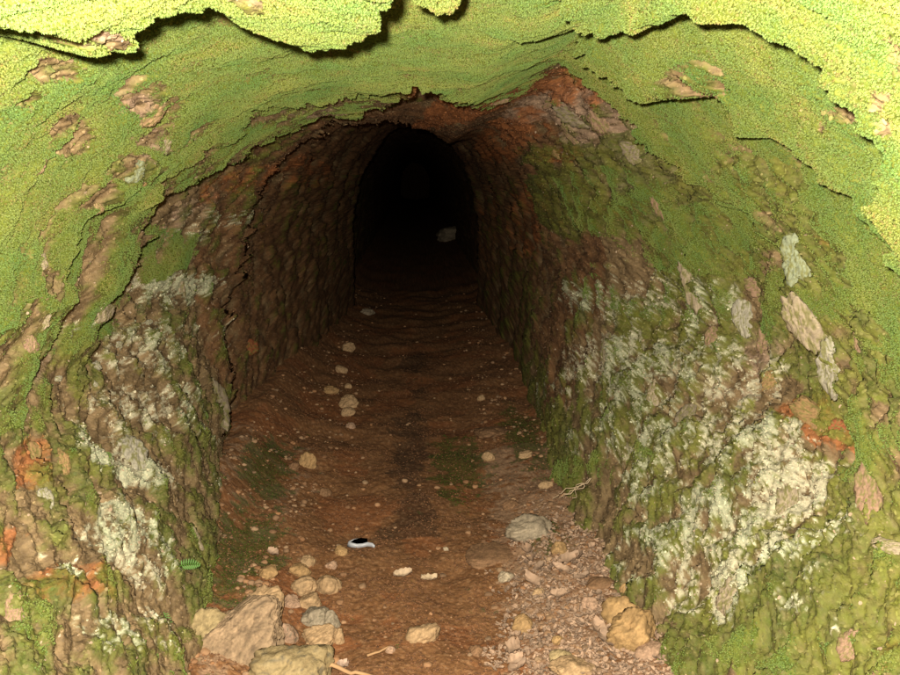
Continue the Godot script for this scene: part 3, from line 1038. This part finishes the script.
func build_wall_stones(holders: Dictionary) -> void:
	var at := 0
	for w in WALL_STONES:
		at += 1
		var vq := nearest_vertex(w[0], w[1])
		var pos: Vector3 = rows_p[vq.y][vq.x]
		var n := Vector3.ZERO
		for j in range(-4, 5):
			for i in range(-4, 5):
				n += rows_n[clampi(vq.y + j, 0, depths.size() - 1)][clampi(vq.x + i, 0, COLS - 1)]
		n = (n.normalized() + 0.55 * (Vector3(0, EYE, 0) - pos).normalized()).normalized()
		var parent: Node = holders.get(rows_k[vq.y][vq.x], holders[0])
		var up := (Vector3.UP - n * n.y).normalized()
		up = up.rotated(n, -w[4])
		var side := up.cross(n)
		var size := Vector3(w[2] * 0.60, w[3] * 0.58, maxf(0.012, minf(w[2], w[3]) * 0.45))
		var o := put("embedded_stone", stone_mesh(400 + at, size, TONES[w[5]] * 0.8, 0.17, 13, 15, 1.0, [[0, 0, 1, 0.62], [0.1, 0.1, 1, 0.66]]), mats.stone, parent)
		o.transform = Transform3D(Basis(side, up, n), pos - n * size.z * 0.2)


func build_floor() -> void:
	var ds := PackedFloat32Array()
	for i in 30:
		ds.append(lerpf(0.55, 1.5, i / 30.0))
	for i in 700:
		ds.append(1.0 / lerpf(1.0 / 1.5, 1.0 / 8.0, i / 700.0))
	for i in 40:
		ds.append(1.0 / lerpf(1.0 / 8.0, 1.0 / 40.5, i / 39.0))
	var sprigs := PackedFloat32Array()
	var rows := ds.size()
	var cols := 400
	var v := PackedVector3Array()
	var c := PackedColorArray()
	var idx := PackedInt32Array()
	for r in rows:
		var d := ds[r]
		for q in cols:
			var x := lerpf(-0.86, 0.86, float(q) / (cols - 1))
			var y := fine_floor(x, d)
			v.append(Vector3(x, y, -d))
			var mid := n_mid.get_noise_2d(x * 9.0, d * 9.0)
			var big := n_large.get_noise_2d(x * 3.0 + 4.0, d * 2.0)
			var fine := n_speck.get_noise_2d(x * 60.0, d * 60.0)
			var st := n_strata.get_noise_2d(x * 26.0, d * 26.0)
			var col := Color(0.205, 0.094, 0.037).lerp(Color(0.275, 0.135, 0.057), clampf(0.5 + 0.9 * mid + 0.4 * fine, 0.0, 1.0))
			# red clay streaks, damp trodden middle, pale grit at the sides, algae
			col = col.lerp(Color(0.26, 0.105, 0.04), smoothstep(0.05, 0.3, big + 0.5 * mid))
			var damp := 0.5 - absf(x - 0.0 - 0.06 * big) * 5.0 + 0.5 * n_large.get_noise_2d(x * 2.0, d * 1.3 + 9.0) + 0.4 * mid
			if d > 2.45 and d < 5.2:
				col = col.lerp(Color(0.085, 0.043, 0.020), smoothstep(0.25, 0.45, damp) * 0.8)
			var bank := smoothstep(0.12, 0.3, x) if x > 0.0 else smoothstep(0.26, 0.42, -x) * 0.6
			if d < 3.2:
				col = col.lerp(Color(0.34, 0.215, 0.13), smoothstep(0.42, 0.62, bank * 0.75 + 0.5 * mid + 0.35 * st) * 0.8)
			col = col.lerp(Color(0.40, 0.27, 0.16), smoothstep(0.28, 0.36, fine + 0.3 * st) * 0.18)
			var green := 0.0
			green = maxf(green, 1.0 - Vector2((x + 0.47) / 0.16, (d - 2.25) / 0.5).length())
			green = maxf(green, 1.0 - Vector2((x - 0.15) / 0.16, (d - 3.1) / 0.55).length())
			green = maxf(green, 1.0 - Vector2((x + 0.5) / 0.12, (d - 2.9) / 0.5).length())
			green = maxf(green, 1.0 - Vector2((x - 0.36) / 0.1, (d - 2.35) / 0.2).length())
			green = maxf(green, 1.0 - Vector2((x - 0.42) / 0.12, (d - 3.3) / 0.7).length())
			green = smoothstep(0.25, 0.45, green * 0.8 + 0.4 * mid + 0.2 * st)
			col = col.lerp(Color(0.045, 0.06, 0.010), green * 0.7)
			if rng.randf() < green * 0.45 * minf(1.0, d * d * 0.25):
				var size := rng.randf_range(0.0016, 0.0034)
				var bs := Basis.from_euler(Vector3(rng.randf_range(-0.5, 0.5), rng.randf() * TAU, rng.randf_range(-0.5, 0.5))).scaled(Vector3.ONE * size)
				var tone := rng.randf_range(0.6, 1.2)
				sprigs.append_array(PackedFloat32Array([bs.x.x, bs.y.x, bs.z.x, x, bs.x.y, bs.y.y, bs.z.y, y, bs.x.z, bs.y.z, bs.z.z, -d, 0.07 * tone, 0.115 * tone, 0.014 * tone, 1.0]))
			c.append(Color(clampf(col.r * (1.0 + 0.35 * fine), 0, 1), clampf(col.g * (1.0 + 0.35 * fine), 0, 1), clampf(col.b * (1.0 + 0.35 * fine), 0, 1)))
	for r in rows - 1:
		for q in cols - 1:
			var a := r * cols + q
			var b := a + cols
			idx.append_array(PackedInt32Array([a, b, a + 1, a + 1, b, b + 1]))
	var n := PackedVector3Array()
	n.resize(v.size())
	for r in rows:
		for q in cols:
			var at := r * cols + q
			var a := v[r * cols + mini(q + 1, cols - 1)] - v[r * cols + maxi(q - 1, 0)]
			var b := v[mini(r + 1, rows - 1) * cols + q] - v[maxi(r - 1, 0) * cols + q]
			n[at] = a.cross(b).normalized() * (1.0 if a.cross(b).y > 0.0 else -1.0)
	var o := put("tunnel_floor", mesh_of(v, n, idx, c), surface_material(0.92, 11.0, 0.3))
	tag(o, "reddish brown dirt floor running down the tunnel", "floor", "", "structure")
	add_moss(sprigs, moss_mesh(), o, "moss", mats.moss, "dark green moss in patches on the dirt")


func build_end_wall() -> void:
	var v := PackedVector3Array()
	var n := PackedVector3Array()
	var c := PackedColorArray()
	var idx := PackedInt32Array()
	for j in 41:
		for i in 41:
			var x := -1.1 + 2.2 * i / 40.0
			var y := -0.3 + 2.4 * j / 40.0
			v.append(Vector3(x, y, -39.7 + 0.22 * n_mid.get_noise_2d(x * 3.0, y * 3.0)))
			n.append(Vector3(-0.8 * n_mid.get_noise_2d(x * 9.0, y * 9.0), -0.8 * n_mid.get_noise_2d(x * 9.0, y * 9.0 + 30.0), 1).normalized())
			var t := 1.0 + 0.8 * n_mid.get_noise_2d(x * 12.0, y * 12.0)
			c.append(Color(0.13 * t, 0.075 * t, 0.038 * t))
	for j in 40:
		for i in 40:
			var a := j * 41 + i
			idx.append_array(PackedInt32Array([a, a + 41, a + 1, a + 1, a + 41, a + 42]))
	var o := put("tunnel_end_wall", mesh_of(v, n, idx, c), mats.rock)
	tag(o, "dark rock closing the far end of the tunnel", "rock wall", "", "structure")


func build_stones() -> void:
	var at := 0
	for f in FLOOR_STONES:
		at += 1
		var tone: String = f[4]
		var size := Vector3(f[2] * 0.56, f[3] * 0.56, f[2] * 0.48)
		var words: String = f[5]
		var stain := 0.9 if "stain" in words or "dark spot" in words else 0.0
		var big: bool = f[2] > 0.07
		var o := put("clod" if "clod" in words or "ridge" in words else "stone", stone_mesh(at, size, TONES[tone] * 0.92, 0.12, 9, 16 if big else 10, stain), mats.stone)
		o.position = Vector3(f[0], floor_height(f[0], f[1]) + size.y * 0.36, -f[1])
		o.rotation = Vector3(rng.randf_range(-0.25, 0.25), rng.randf_range(-0.5, 0.5), rng.randf_range(-0.2, 0.2))
		tag(o, words, "clod" if "clod" in words or "ridge" in words else "stone", "loose stones on the tunnel floor")


func build_slab() -> void:
	# the upright grey-brown slab in the bottom left corner: a wedge with a peak at its right and a fibrous face
	var planes := [[1, 0.05, 0.1, 0.80], [-0.62, 0.78, 0.05, 0.40], [0, 0.45, 1, 0.62], [-0.3, 0.3, 1, 0.66], [0.15, 1, -0.2, 0.92], [0, 0, -1, 0.8]]
	var m := stone_mesh(77, Vector3(0.110, 0.086, 0.055), Color(0.27, 0.185, 0.11), 0.06, 0, 36, 0.0, planes, Vector3(0.5, 0.84, -0.2).normalized())
	var o := put("rock_slab", m, mats.stone)
	o.position = Vector3(-0.398, floor_height(-0.398, 1.79) + 0.03, -1.79)
	o.rotation = Vector3(-0.25, 0.1, 0.0)
	tag(o, "upright grey brown slab with a fibrous face and peaked top, bottom left", "rock slab")


func tube(points: PackedVector3Array, r0: float, r1: float, sides := 6) -> ArrayMesh:
	var v := PackedVector3Array()
	var n := PackedVector3Array()
	var idx := PackedInt32Array()
	for i in points.size():
		var t := (points[mini(i + 1, points.size() - 1)] - points[maxi(i - 1, 0)]).normalized()
		var a := t.cross(Vector3(0.31, 0.9, 0.2)).normalized()
		var b := t.cross(a)
		var r := lerpf(r0, r1, float(i) / (points.size() - 1))
		for k in sides:
			var w := a * cos(TAU * k / sides) + b * sin(TAU * k / sides)
			v.append(points[i] + w * r)
			n.append(w)
	for i in points.size() - 1:
		for k in sides:
			var a := i * sides + k
			var b := i * sides + (k + 1) % sides
			idx.append_array(PackedInt32Array([a, a + sides, b, b, a + sides, b + sides]))
	return mesh_of(v, n, idx)


func wobbly(a: Vector3, b: Vector3, steps: int, amount: float, s: int) -> PackedVector3Array:
	var out := PackedVector3Array()
	for i in steps + 1:
		var t := float(i) / steps
		out.append(a.lerp(b, t) + Vector3(n_mid.get_noise_2d(t * 3.0, s), absf(n_mid.get_noise_2d(t * 3.0, s + 9.0)), n_mid.get_noise_2d(t * 3.0, s + 21.0)) * amount)
	return out


func plain(col: Color, rough: float) -> StandardMaterial3D:
	var m := StandardMaterial3D.new()
	m.albedo_color = col.linear_to_srgb()
	m.roughness = rough
	return m


func leaf_mesh(s: int, length: float, width: float, curl: float) -> ArrayMesh:
	var v := PackedVector3Array()
	var n := PackedVector3Array()
	var c := PackedColorArray()
	var idx := PackedInt32Array()
	var nu := 10
	var nv := 6
	for i in nu + 1:
		var t := float(i) / nu
		var w := width * pow(sin(PI * clampf(t * 0.94 + 0.03, 0, 1)), 0.75) * (1.0 + 0.35 * n_mid.get_noise_2d(t * 6.0, s * 5.0))
		for j in nv + 1:
			var u := float(j) / nv - 0.5
			var p := Vector3((t - 0.5) * length, 0, u * w)
			p.y = curl * length * (u * u * 2.2 + (t - 0.5) * (t - 0.5) * 1.0) + 0.16 * width * n_mid.get_noise_2d(p.x * 160.0 + s, p.z * 160.0)
			v.append(p)
			var k := 1.0 + 0.5 * n_mid.get_noise_2d(t * 5.0 + s, u * 8.0)
			c.append(Color(k, k, k) * (0.75 if j == nv / 2 else 1.0))
	for i in nu:
		for j in nv:
			var a := i * (nv + 1) + j
			var b := a + nv + 1
			idx.append_array(PackedInt32Array([a, b, a + 1, a + 1, b, b + 1]))
	n.resize(v.size())
	for t in range(0, idx.size(), 3):
		var fn := (v[idx[t + 1]] - v[idx[t]]).cross(v[idx[t + 2]] - v[idx[t]])
		fn = fn if fn.y > 0 else -fn
		for e in 3:
			n[idx[t + e]] += fn
	for i in n.size():
		n[i] = n[i].normalized()
		c[i] = Color(clampf(c[i].r * 0.62, 0, 1), clampf(c[i].g * 0.62, 0, 1), clampf(c[i].b * 0.62, 0, 1))
	return mesh_of(v, n, idx, c)


func leaf_material(col: Color) -> StandardMaterial3D:
	var m := plain(col, 0.8)
	m.vertex_color_use_as_albedo = true
	m.backlight_enabled = true
	m.backlight = Color(0.25, 0.25, 0.25)
	return m


func put_leaf(x: float, d: float, length: float, width: float, turn: float, col: Color, label: String, s: int, up := 0.006) -> void:
	var o := put("dead_leaf", leaf_mesh(s, length, width, 0.35), leaf_material(col))
	o.position = Vector3(x, fine_floor(x, d) + up, -d)
	o.rotation = Vector3(rng.randf_range(-0.3, 0.3), turn, rng.randf_range(-0.25, 0.25))
	tag(o, label, "leaf", "dead leaves on the tunnel floor")


func build_small_things() -> void:
	# leaves that lie apart
	put_leaf(-0.039, 2.188, 0.050, 0.030, 0.2, Color(0.75, 0.55, 0.36), "small cream curled leaf on the path, left of its pair", 3, 0.010)
	put_leaf(0.029, 2.162, 0.050, 0.034, 0.5, Color(0.80, 0.60, 0.38), "small cream curled leaf on the path, right of its pair", 4, 0.012)
	put_leaf(-0.385, 2.232, 0.036, 0.026, -0.6, Color(0.62, 0.42, 0.28), "little pinkish leaf on the low stone by the left wall", 5, 0.028)
	put_leaf(-0.165, 1.761, 0.032, 0.026, 0.9, Color(0.66, 0.46, 0.34), "little pinkish leaf scrap right of the stained boulder", 6)
	# leaves in the litter on the right
	for k in 22:
		var x := rng.randf_range(0.12, 0.56)
		var d := rng.randf_range(1.66, 2.25)
		if x < 0.16 + 0.25 * (d - 1.7):
			continue
		var t := rng.randf_range(0.55, 1.15)
		put_leaf(x, d, rng.randf_range(0.035, 0.075), rng.randf_range(0.02, 0.04), rng.randf() * TAU, Color(0.66, 0.44, 0.29) * t, "crumpled pinkish brown dead leaf in the litter at bottom right", 30 + k, rng.randf_range(0.004, 0.014))
	# twigs and rootlets
	var bark := plain(Color(0.42, 0.25, 0.12), 0.85)
	var y0 := floor_height(-0.14, 1.71) + 0.008
	var o := put("twig", tube(wobbly(Vector3(-0.205, y0, -1.745), Vector3(-0.06, y0, -1.68), 12, 0.012, 3), 0.0055, 0.003), bark)
	tag(o, "long brown twig at the bottom edge beside the stained boulder", "twig")
	y0 = floor_height(-0.09, 1.81) + 0.006
	o = put("twig", tube(wobbly(Vector3(-0.112, y0, -1.79), Vector3(-0.066, y0, -1.82), 6, 0.006, 8), 0.003, 0.0018), bark)
	tag(o, "short pale twig on the path above the long twig", "twig")
	var pale := plain(Color(0.50, 0.38, 0.24), 0.85)
	for k in 4:
		var a := Vector3(0.50, 0.14 + 0.012 * k, -2.50 + 0.02 * k)
		var b := Vector3(0.405 + 0.012 * k, 0.10 + 0.01 * k, -2.49 + 0.03 * k)
		o = put("rootlet", tube(wobbly(a, b, 9, 0.018, 40 + k), 0.0014, 0.0008, 5), pale)
		tag(o, "thin pale rootlet arching from the foot of the right wall", "root", "rootlets at the wall's foot")
	# curled litter
	var ring := PackedVector3Array()
	var v := PackedVector3Array()
	var n := PackedVector3Array()
	var idx := PackedInt32Array()
	var path := PackedVector2Array([Vector2(0.020, -0.020), Vector2(0.002, -0.020), Vector2(-0.020, -0.014), Vector2(-0.033, -0.003), Vector2(-0.034, 0.008), Vector2(-0.024, 0.015), Vector2(-0.008, 0.016), Vector2(0.008, 0.013), Vector2(0.022, 0.012), Vector2(0.036, 0.016), Vector2(0.043, 0.021)])
	var half := [0.004, 0.006, 0.008, 0.008, 0.007, 0.006, 0.0055, 0.005, 0.0055, 0.005, 0.003]
	for i in path.size():
		var t := (path[mini(i + 1, path.size() - 1)] - path[maxi(i - 1, 0)]).normalized()
		var out := Vector3(t.y, 0, -t.x)
		var p := Vector3(path[i].x, 0, path[i].y)
		for w in [[0.001, half[i]], [0.001, -half[i]], [-0.001, -half[i]], [-0.001, half[i]]]:
			v.append(p + out * w[0] + Vector3(0, w[1] + 0.002 * sin(i * 1.7), 0) + out * w[1] * 0.35)
	for i in path.size() - 1:
		for k in 4:
			var a := i * 4 + k
			var b := i * 4 + (k + 1) % 4
			idx.append_array(PackedInt32Array([a, a + 4, b, b, a + 4, b + 4]))
	idx.append_array(PackedInt32Array([0, 1, 2, 0, 2, 3]))
	var l := (path.size() - 1) * 4
	idx.append_array(PackedInt32Array([l, l + 2, l + 1, l, l + 3, l + 2]))
	var st := SurfaceTool.new()
	st.create_from_arrays(mesh_of(v, v, idx).surface_get_arrays(0))
	st.generate_normals()
	o = put("litter_curl", st.commit(), plain(Color(0.36, 0.37, 0.40), 0.4))
	o.position = Vector3(-0.165, fine_floor(-0.165, 2.395) + 0.010, -2.395)
	tag(o, "curled silvery white strip of litter lying on the dirt path", "litter")
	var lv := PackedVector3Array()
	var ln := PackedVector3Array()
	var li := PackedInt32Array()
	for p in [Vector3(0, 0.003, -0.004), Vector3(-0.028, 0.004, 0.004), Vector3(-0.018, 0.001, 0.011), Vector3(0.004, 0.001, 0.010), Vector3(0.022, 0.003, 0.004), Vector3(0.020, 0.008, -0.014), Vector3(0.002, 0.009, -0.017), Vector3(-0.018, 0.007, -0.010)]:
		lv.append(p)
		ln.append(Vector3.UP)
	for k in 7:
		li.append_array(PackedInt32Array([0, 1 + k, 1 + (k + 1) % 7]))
	put("dark_inset", mesh_of(lv, ln, PackedInt32Array(Array(li))), plain(Color(0.012, 0.012, 0.014), 0.5), o)  # flat near-black piece filling the inside of the curl
	build_fern(FERN_SPOTS[0], 0.05, 0.5, "small bright green fern sprig low on the left wall")
	build_fern(FERN_SPOTS[1], 0.03, -1.1, "darker fern sprig just below the bright one, left wall")


func build_fern(where: Vector3, length: float, turn: float, label: String) -> void:
	var vq := nearest_vertex(where.x, where.y)
	var pos: Vector3 = rows_p[vq.y][vq.x]
	var root := Node3D.new()
	root.name = numbered("fern")
	add_child(root)
	root.position = pos + Vector3(0.004, 0, 0.004)
	tag(root, label, "fern", "ferns on the left wall")
	var out := Vector3(cos(turn), sin(turn), 0.25).normalized()
	var pts := PackedVector3Array()
	for i in 10:
		var t := i / 9.0
		pts.append(out * length * t + Vector3(0.25, 0, 0.3) * 0.02 * t + Vector3(0, -0.012 * t * t, 0))
	var green := plain(Color(0.060, 0.16, 0.016), 0.6)
	green.backlight_enabled = true
	green.backlight = Color(0.3, 0.3, 0.3)
	put("stem", tube(pts, 0.0011, 0.0006, 5), green, root)
	var view := Vector3(0.35, 0.2, 1.0).normalized()
	for i in range(1, 10):
		var dir := (pts[i] - pts[i - 1]).normalized()
		for s in [-1.0, 1.0]:
			var side: Vector3 = dir.cross(view).normalized() * s
			var ln: float = 0.019 * sin(PI * clampf(0.25 + 0.72 * i / 9.0, 0, 1)) * length / 0.075 + 0.003
			var ax: Vector3 = (side + dir * 0.5).normalized()
			var w: Vector3 = ax.cross(view).normalized() * 0.0026 * length / 0.075
			var b := pts[i]
			var bend := view * 0.002
			var vv := PackedVector3Array([b, b + ax * ln * 0.35 + w + bend, b + ax * ln * 0.35 - w + bend, b + ax * ln * 0.75 + w * 0.7 + bend, b + ax * ln * 0.75 - w * 0.7 + bend, b + ax * ln])
			var nn := PackedVector3Array()
			for k in 6:
				nn.append(view)
			var order := PackedInt32Array([0, 1, 2, 1, 3, 2, 2, 3, 4, 3, 5, 4])
			if (vv[1] - vv[0]).cross(vv[2] - vv[0]).dot(view) > 0.0:
				order.reverse()
			put("leaflet", mesh_of(vv, nn, order), green, root)


func scatter(called: String, mesh: Mesh, m: Material, spots: Array, label: String, category: String) -> void:
	var mm := MultiMesh.new()
	mm.transform_format = MultiMesh.TRANSFORM_3D
	mm.use_colors = true
	mm.mesh = mesh
	mm.instance_count = spots.size()
	for i in spots.size():
		mm.set_instance_transform(i, spots[i][0])
		mm.set_instance_color(i, spots[i][1])
	var o := MultiMeshInstance3D.new()
	o.name = called
	o.multimesh = mm
	o.material_override = m
	add_child(o)
	tag(o, label, category, "", "stuff")


func build_scatter() -> void:
	var spots := []
	while spots.size() < 3000:
		var d := 1.0 / rng.randf_range(1.0 / 8.0, 1.0 / 1.2)
		var x := rng.randf_range(-0.62, 0.62)
		var side := smoothstep(0.1, 0.42, absf(x + 0.03))
		var clump := n_mid.get_noise_2d(x * 7.0 + 30.0, d * 7.0)
		if rng.randf() > 0.03 + 0.97 * side * smoothstep(-0.1, 0.45, clump):
			continue
		var size := 0.0022 + 0.009 * pow(rng.randf(), 3.0)
		var b := Basis.from_euler(Vector3(rng.randf() * 6.0, rng.randf() * 6.0, rng.randf() * 6.0)).scaled(Vector3(size, size * rng.randf_range(0.5, 0.8), size * rng.randf_range(0.7, 1.1)))
		var t := rng.randf_range(0.55, 1.15)
		var hue := rng.randf()
		spots.append([Transform3D(b, Vector3(x, fine_floor(x, d) + size * 0.25, -d)), Color(0.32 * t, lerpf(0.155, 0.21, hue) * t, lerpf(0.065, 0.12, hue) * t)])
	while spots.size() < 30000:
		var d := 1.0 / rng.randf_range(1.0 / 6.0, 1.0 / 1.4)
		var x := rng.randf_range(-0.6, 0.6)
		var clump := n_mid.get_noise_2d(x * 5.0 + 60.0, d * 5.0)
		if rng.randf() > 0.25 + 0.75 * smoothstep(-0.2, 0.3, clump):
			continue
		var size := 0.0011 + 0.0022 * pow(rng.randf(), 2.0)
		var b := Basis.from_euler(Vector3(rng.randf() * 6.0, rng.randf() * 6.0, rng.randf() * 6.0)).scaled(Vector3(size, size * rng.randf_range(0.5, 0.8), size * rng.randf_range(0.7, 1.1)))
		var t := rng.randf_range(0.45, 1.2)
		spots.append([Transform3D(b, Vector3(x, fine_floor(x, d) + size * 0.3, -d)), Color(0.20 * t, 0.090 * t, 0.036 * t)])
	scatter("gravel", stone_mesh(900, Vector3.ONE, Color(1, 1, 1), 0.12, 10, 3), mats.grit, spots, "small gravel and grit strewn over the tunnel floor", "gravel")
	spots = []
	while spots.size() < 4200:
		var d := rng.randf_range(1.5, 2.7)
		var x := rng.randf_range(0.08, 0.62)
		if x < 0.14 + 0.22 * (d - 1.7) + 0.1 * n_mid.get_noise_2d(x * 9.0, d * 9.0):
			continue
		if rng.randf() > smoothstep(2.7, 2.0, d):
			continue
		var size := rng.randf_range(0.005, 0.017)
		var b := Basis.from_euler(Vector3(rng.randf_range(-0.7, 0.7), rng.randf() * 6.0, rng.randf_range(-0.7, 0.7))).scaled(Vector3(size, size, size))
		var t := rng.randf_range(0.5, 1.25)
		spots.append([Transform3D(b, Vector3(x, fine_floor(x, d) + rng.randf_range(0.001, 0.008), -d)), Color(0.52 * t, 0.345 * t, 0.225 * t)])
	scatter("leaf_litter", leaf_mesh(77, 1.0, 0.7, 0.4), mats.grit, spots, "broken brown leaf litter at the foot of the right wall", "leaf litter")


func _ready() -> void:
	# camera
	var cam := Camera3D.new()
	cam.name = "camera"
	cam.fov = 41.83
	cam.near = 0.05
	cam.far = 400.0
	cam.position = Vector3(0, EYE, 0)
	cam.rotation_degrees = Vector3(-10.43, -2.232, 0)
	add_child(cam)
	# dim overcast daylight outside the mouth
	var env := Environment.new()
	env.background_mode = Environment.BG_SKY
	var sky := Sky.new()
	var sm := ProceduralSkyMaterial.new()
	sm.sky_top_color = Color(0.62, 0.66, 0.70)
	sm.sky_horizon_color = Color(0.72, 0.74, 0.72)
	sm.ground_bottom_color = Color(0.10, 0.10, 0.07)
	sm.ground_horizon_color = Color(0.25, 0.26, 0.22)
	sky.sky_material = sm
	env.sky = sky
	env.background_energy_multiplier = 0.12
	env.tonemap_mode = Environment.TONE_MAPPER_LINEAR
	env.tonemap_exposure = 0.5
	env.sdfgi_enabled = true
	env.ssao_enabled = true
	env.ssil_enabled = true
	var we := WorldEnvironment.new()
	we.name = "environment"
	we.environment = env
	add_child(we)
	var sun := DirectionalLight3D.new()
	sun.name = "sun"
	sun.light_energy = 0.15
	sun.light_color = Color(1.0, 0.97, 0.92)
	sun.light_angular_distance = 20.0
	sun.shadow_enabled = true
	sun.rotation_degrees = Vector3(-58, -25, 0)
	add_child(sun)
	# the flash that took the picture: a small hard source above and left of the lens
	var flash := OmniLight3D.new()
	flash.name = "camera_flash"
	flash.position = Vector3(-0.032, EYE + 0.04, -0.005)
	flash.light_color = Color(1.0, 0.96, 0.88)
	flash.light_energy = 21.0
	flash.light_size = 0.012
	flash.omni_range = 40.0
	flash.omni_attenuation = 2.0
	flash.shadow_enabled = true
	add_child(flash)

	rng.seed = 20240
	set_noise(n_large, 11, 2)
	set_noise(n_mid, 12, 3)
	set_noise(n_strata, 13, 4)
	set_noise(n_speck, 14, 2)
	set_noise(n_moss, 15, 2)
	mats.tint = noise_tint(31, 0.03, 0.62, 1.25)
	mats.bumps = noise_normal(32, 0.035, 6.0)
	mats.rock = surface_material(0.78, 6.0, 1.0)
	mats.stone = surface_material(0.82, 9.0, 0.7)
	mats.grit = StandardMaterial3D.new()
	mats.grit.vertex_color_use_as_albedo = true
	mats.grit.roughness = 0.85
	var mo := StandardMaterial3D.new()
	mo.vertex_color_use_as_albedo = true
	mo.roughness = 0.6
	mo.metallic_specular = 0.3
	mo.backlight_enabled = true
	mo.backlight = Color(0.5, 0.5, 0.5)
	mats.moss = mo

	# the rock: walls, roof and ledges
	prepare_layers()
	prepare_maps()
	var t0 := Time.get_ticks_msec()
	var made := build_rock()
	print("rock ", Time.get_ticks_msec() - t0)
	var names := {
		0: ["tunnel_wall_left", "brown rock wall with pale lichen on the tunnel's left side", "rock wall"],
		1: ["tunnel_roof", "arched reddish brown rock roof inside the tunnel", "roof"],
		2: ["tunnel_wall_right", "rock wall with cream lichen and green algae on the tunnel's right side", "rock wall"],
		21: ["hillside", "rocky hillside round the tunnel's mouth", "hillside"],
		11: ["rock_ledge", "thin brown and mossy ledge forming the outer rim of the tunnel's arch", "rock ledge"],
		12: ["rock_ledge", "wide moss carpeted ledge above the arch, running down the left side", "rock ledge"],
		13: ["rock_ledge", "long moss covered ledge slanting down the right wall, with pale bare stones", "rock ledge"],
		14: ["rock_ledge", "pointed mossy ledge tongue between the other two ledges at upper right", "rock ledge"],
		15: ["rock_ledge", "brightest mossy ledge overhanging the top right corner, nearest the viewer", "rock ledge"],
		16: ["rock_ledge", "bright mossy ledge with hanging lobes across the top left", "rock ledge"],
		17: ["rock_ledge", "small moss lobe hanging at the top edge, centre", "rock ledge"],
	}
	var holders := {}
	for kind in [0, 1, 2, 21, 11, 12, 13, 14, 15, 16, 17]:
		if not made.has(kind):
			continue
		var g: Dictionary = made[kind]
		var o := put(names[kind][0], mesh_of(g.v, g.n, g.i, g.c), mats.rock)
		tag(o, names[kind][1], names[kind][2], "mossy ledges round the tunnel mouth" if kind > 10 and kind < 20 else "", "structure" if kind < 10 or kind >= 20 else "")
		holders[kind] = o
	t0 = Time.get_ticks_msec()
	var sprig := moss_mesh()
	var bufs := scatter_moss(sprig)
	var total := 0
	for kind in bufs:
		total += bufs[kind].size() / 16
		add_moss(bufs[kind], sprig, holders[kind])
	var crusts := scatter_flakes()
	for kind in crusts[0]:
		add_moss(crusts[0][kind], flake_mesh(3), holders[kind], "lichen", mats.grit, "flaky cream lichen crust on the rock")
		total += crusts[0][kind].size() / 16
	for kind in crusts[1]:
		add_moss(crusts[1][kind], flake_mesh(8), holders[kind], "rock_flakes", mats.grit, "small flakes of rock on the rough wall")
		total += crusts[1][kind].size() / 16
	print("moss ", total, " ", Time.get_ticks_msec() - t0)
	t0 = Time.get_ticks_msec()
	build_floor()
	build_end_wall()
	# ground outside, behind the viewer
	var gp := PlaneMesh.new()
	gp.size = Vector2(120, 60)
	gp.subdivide_width = 20
	gp.subdivide_depth = 10
	var ground := put("ground", gp, plain(Color(0.10, 0.075, 0.04), 0.95))
	ground.position = Vector3(0, -0.03, 29.42)
	tag(ground, "bare earth outside the tunnel's mouth", "ground", "", "structure")
	build_wall_stones(holders)
	build_stones()
	build_slab()
	build_small_things()
	build_scatter()
	print("rest ", Time.get_ticks_msec() - t0)
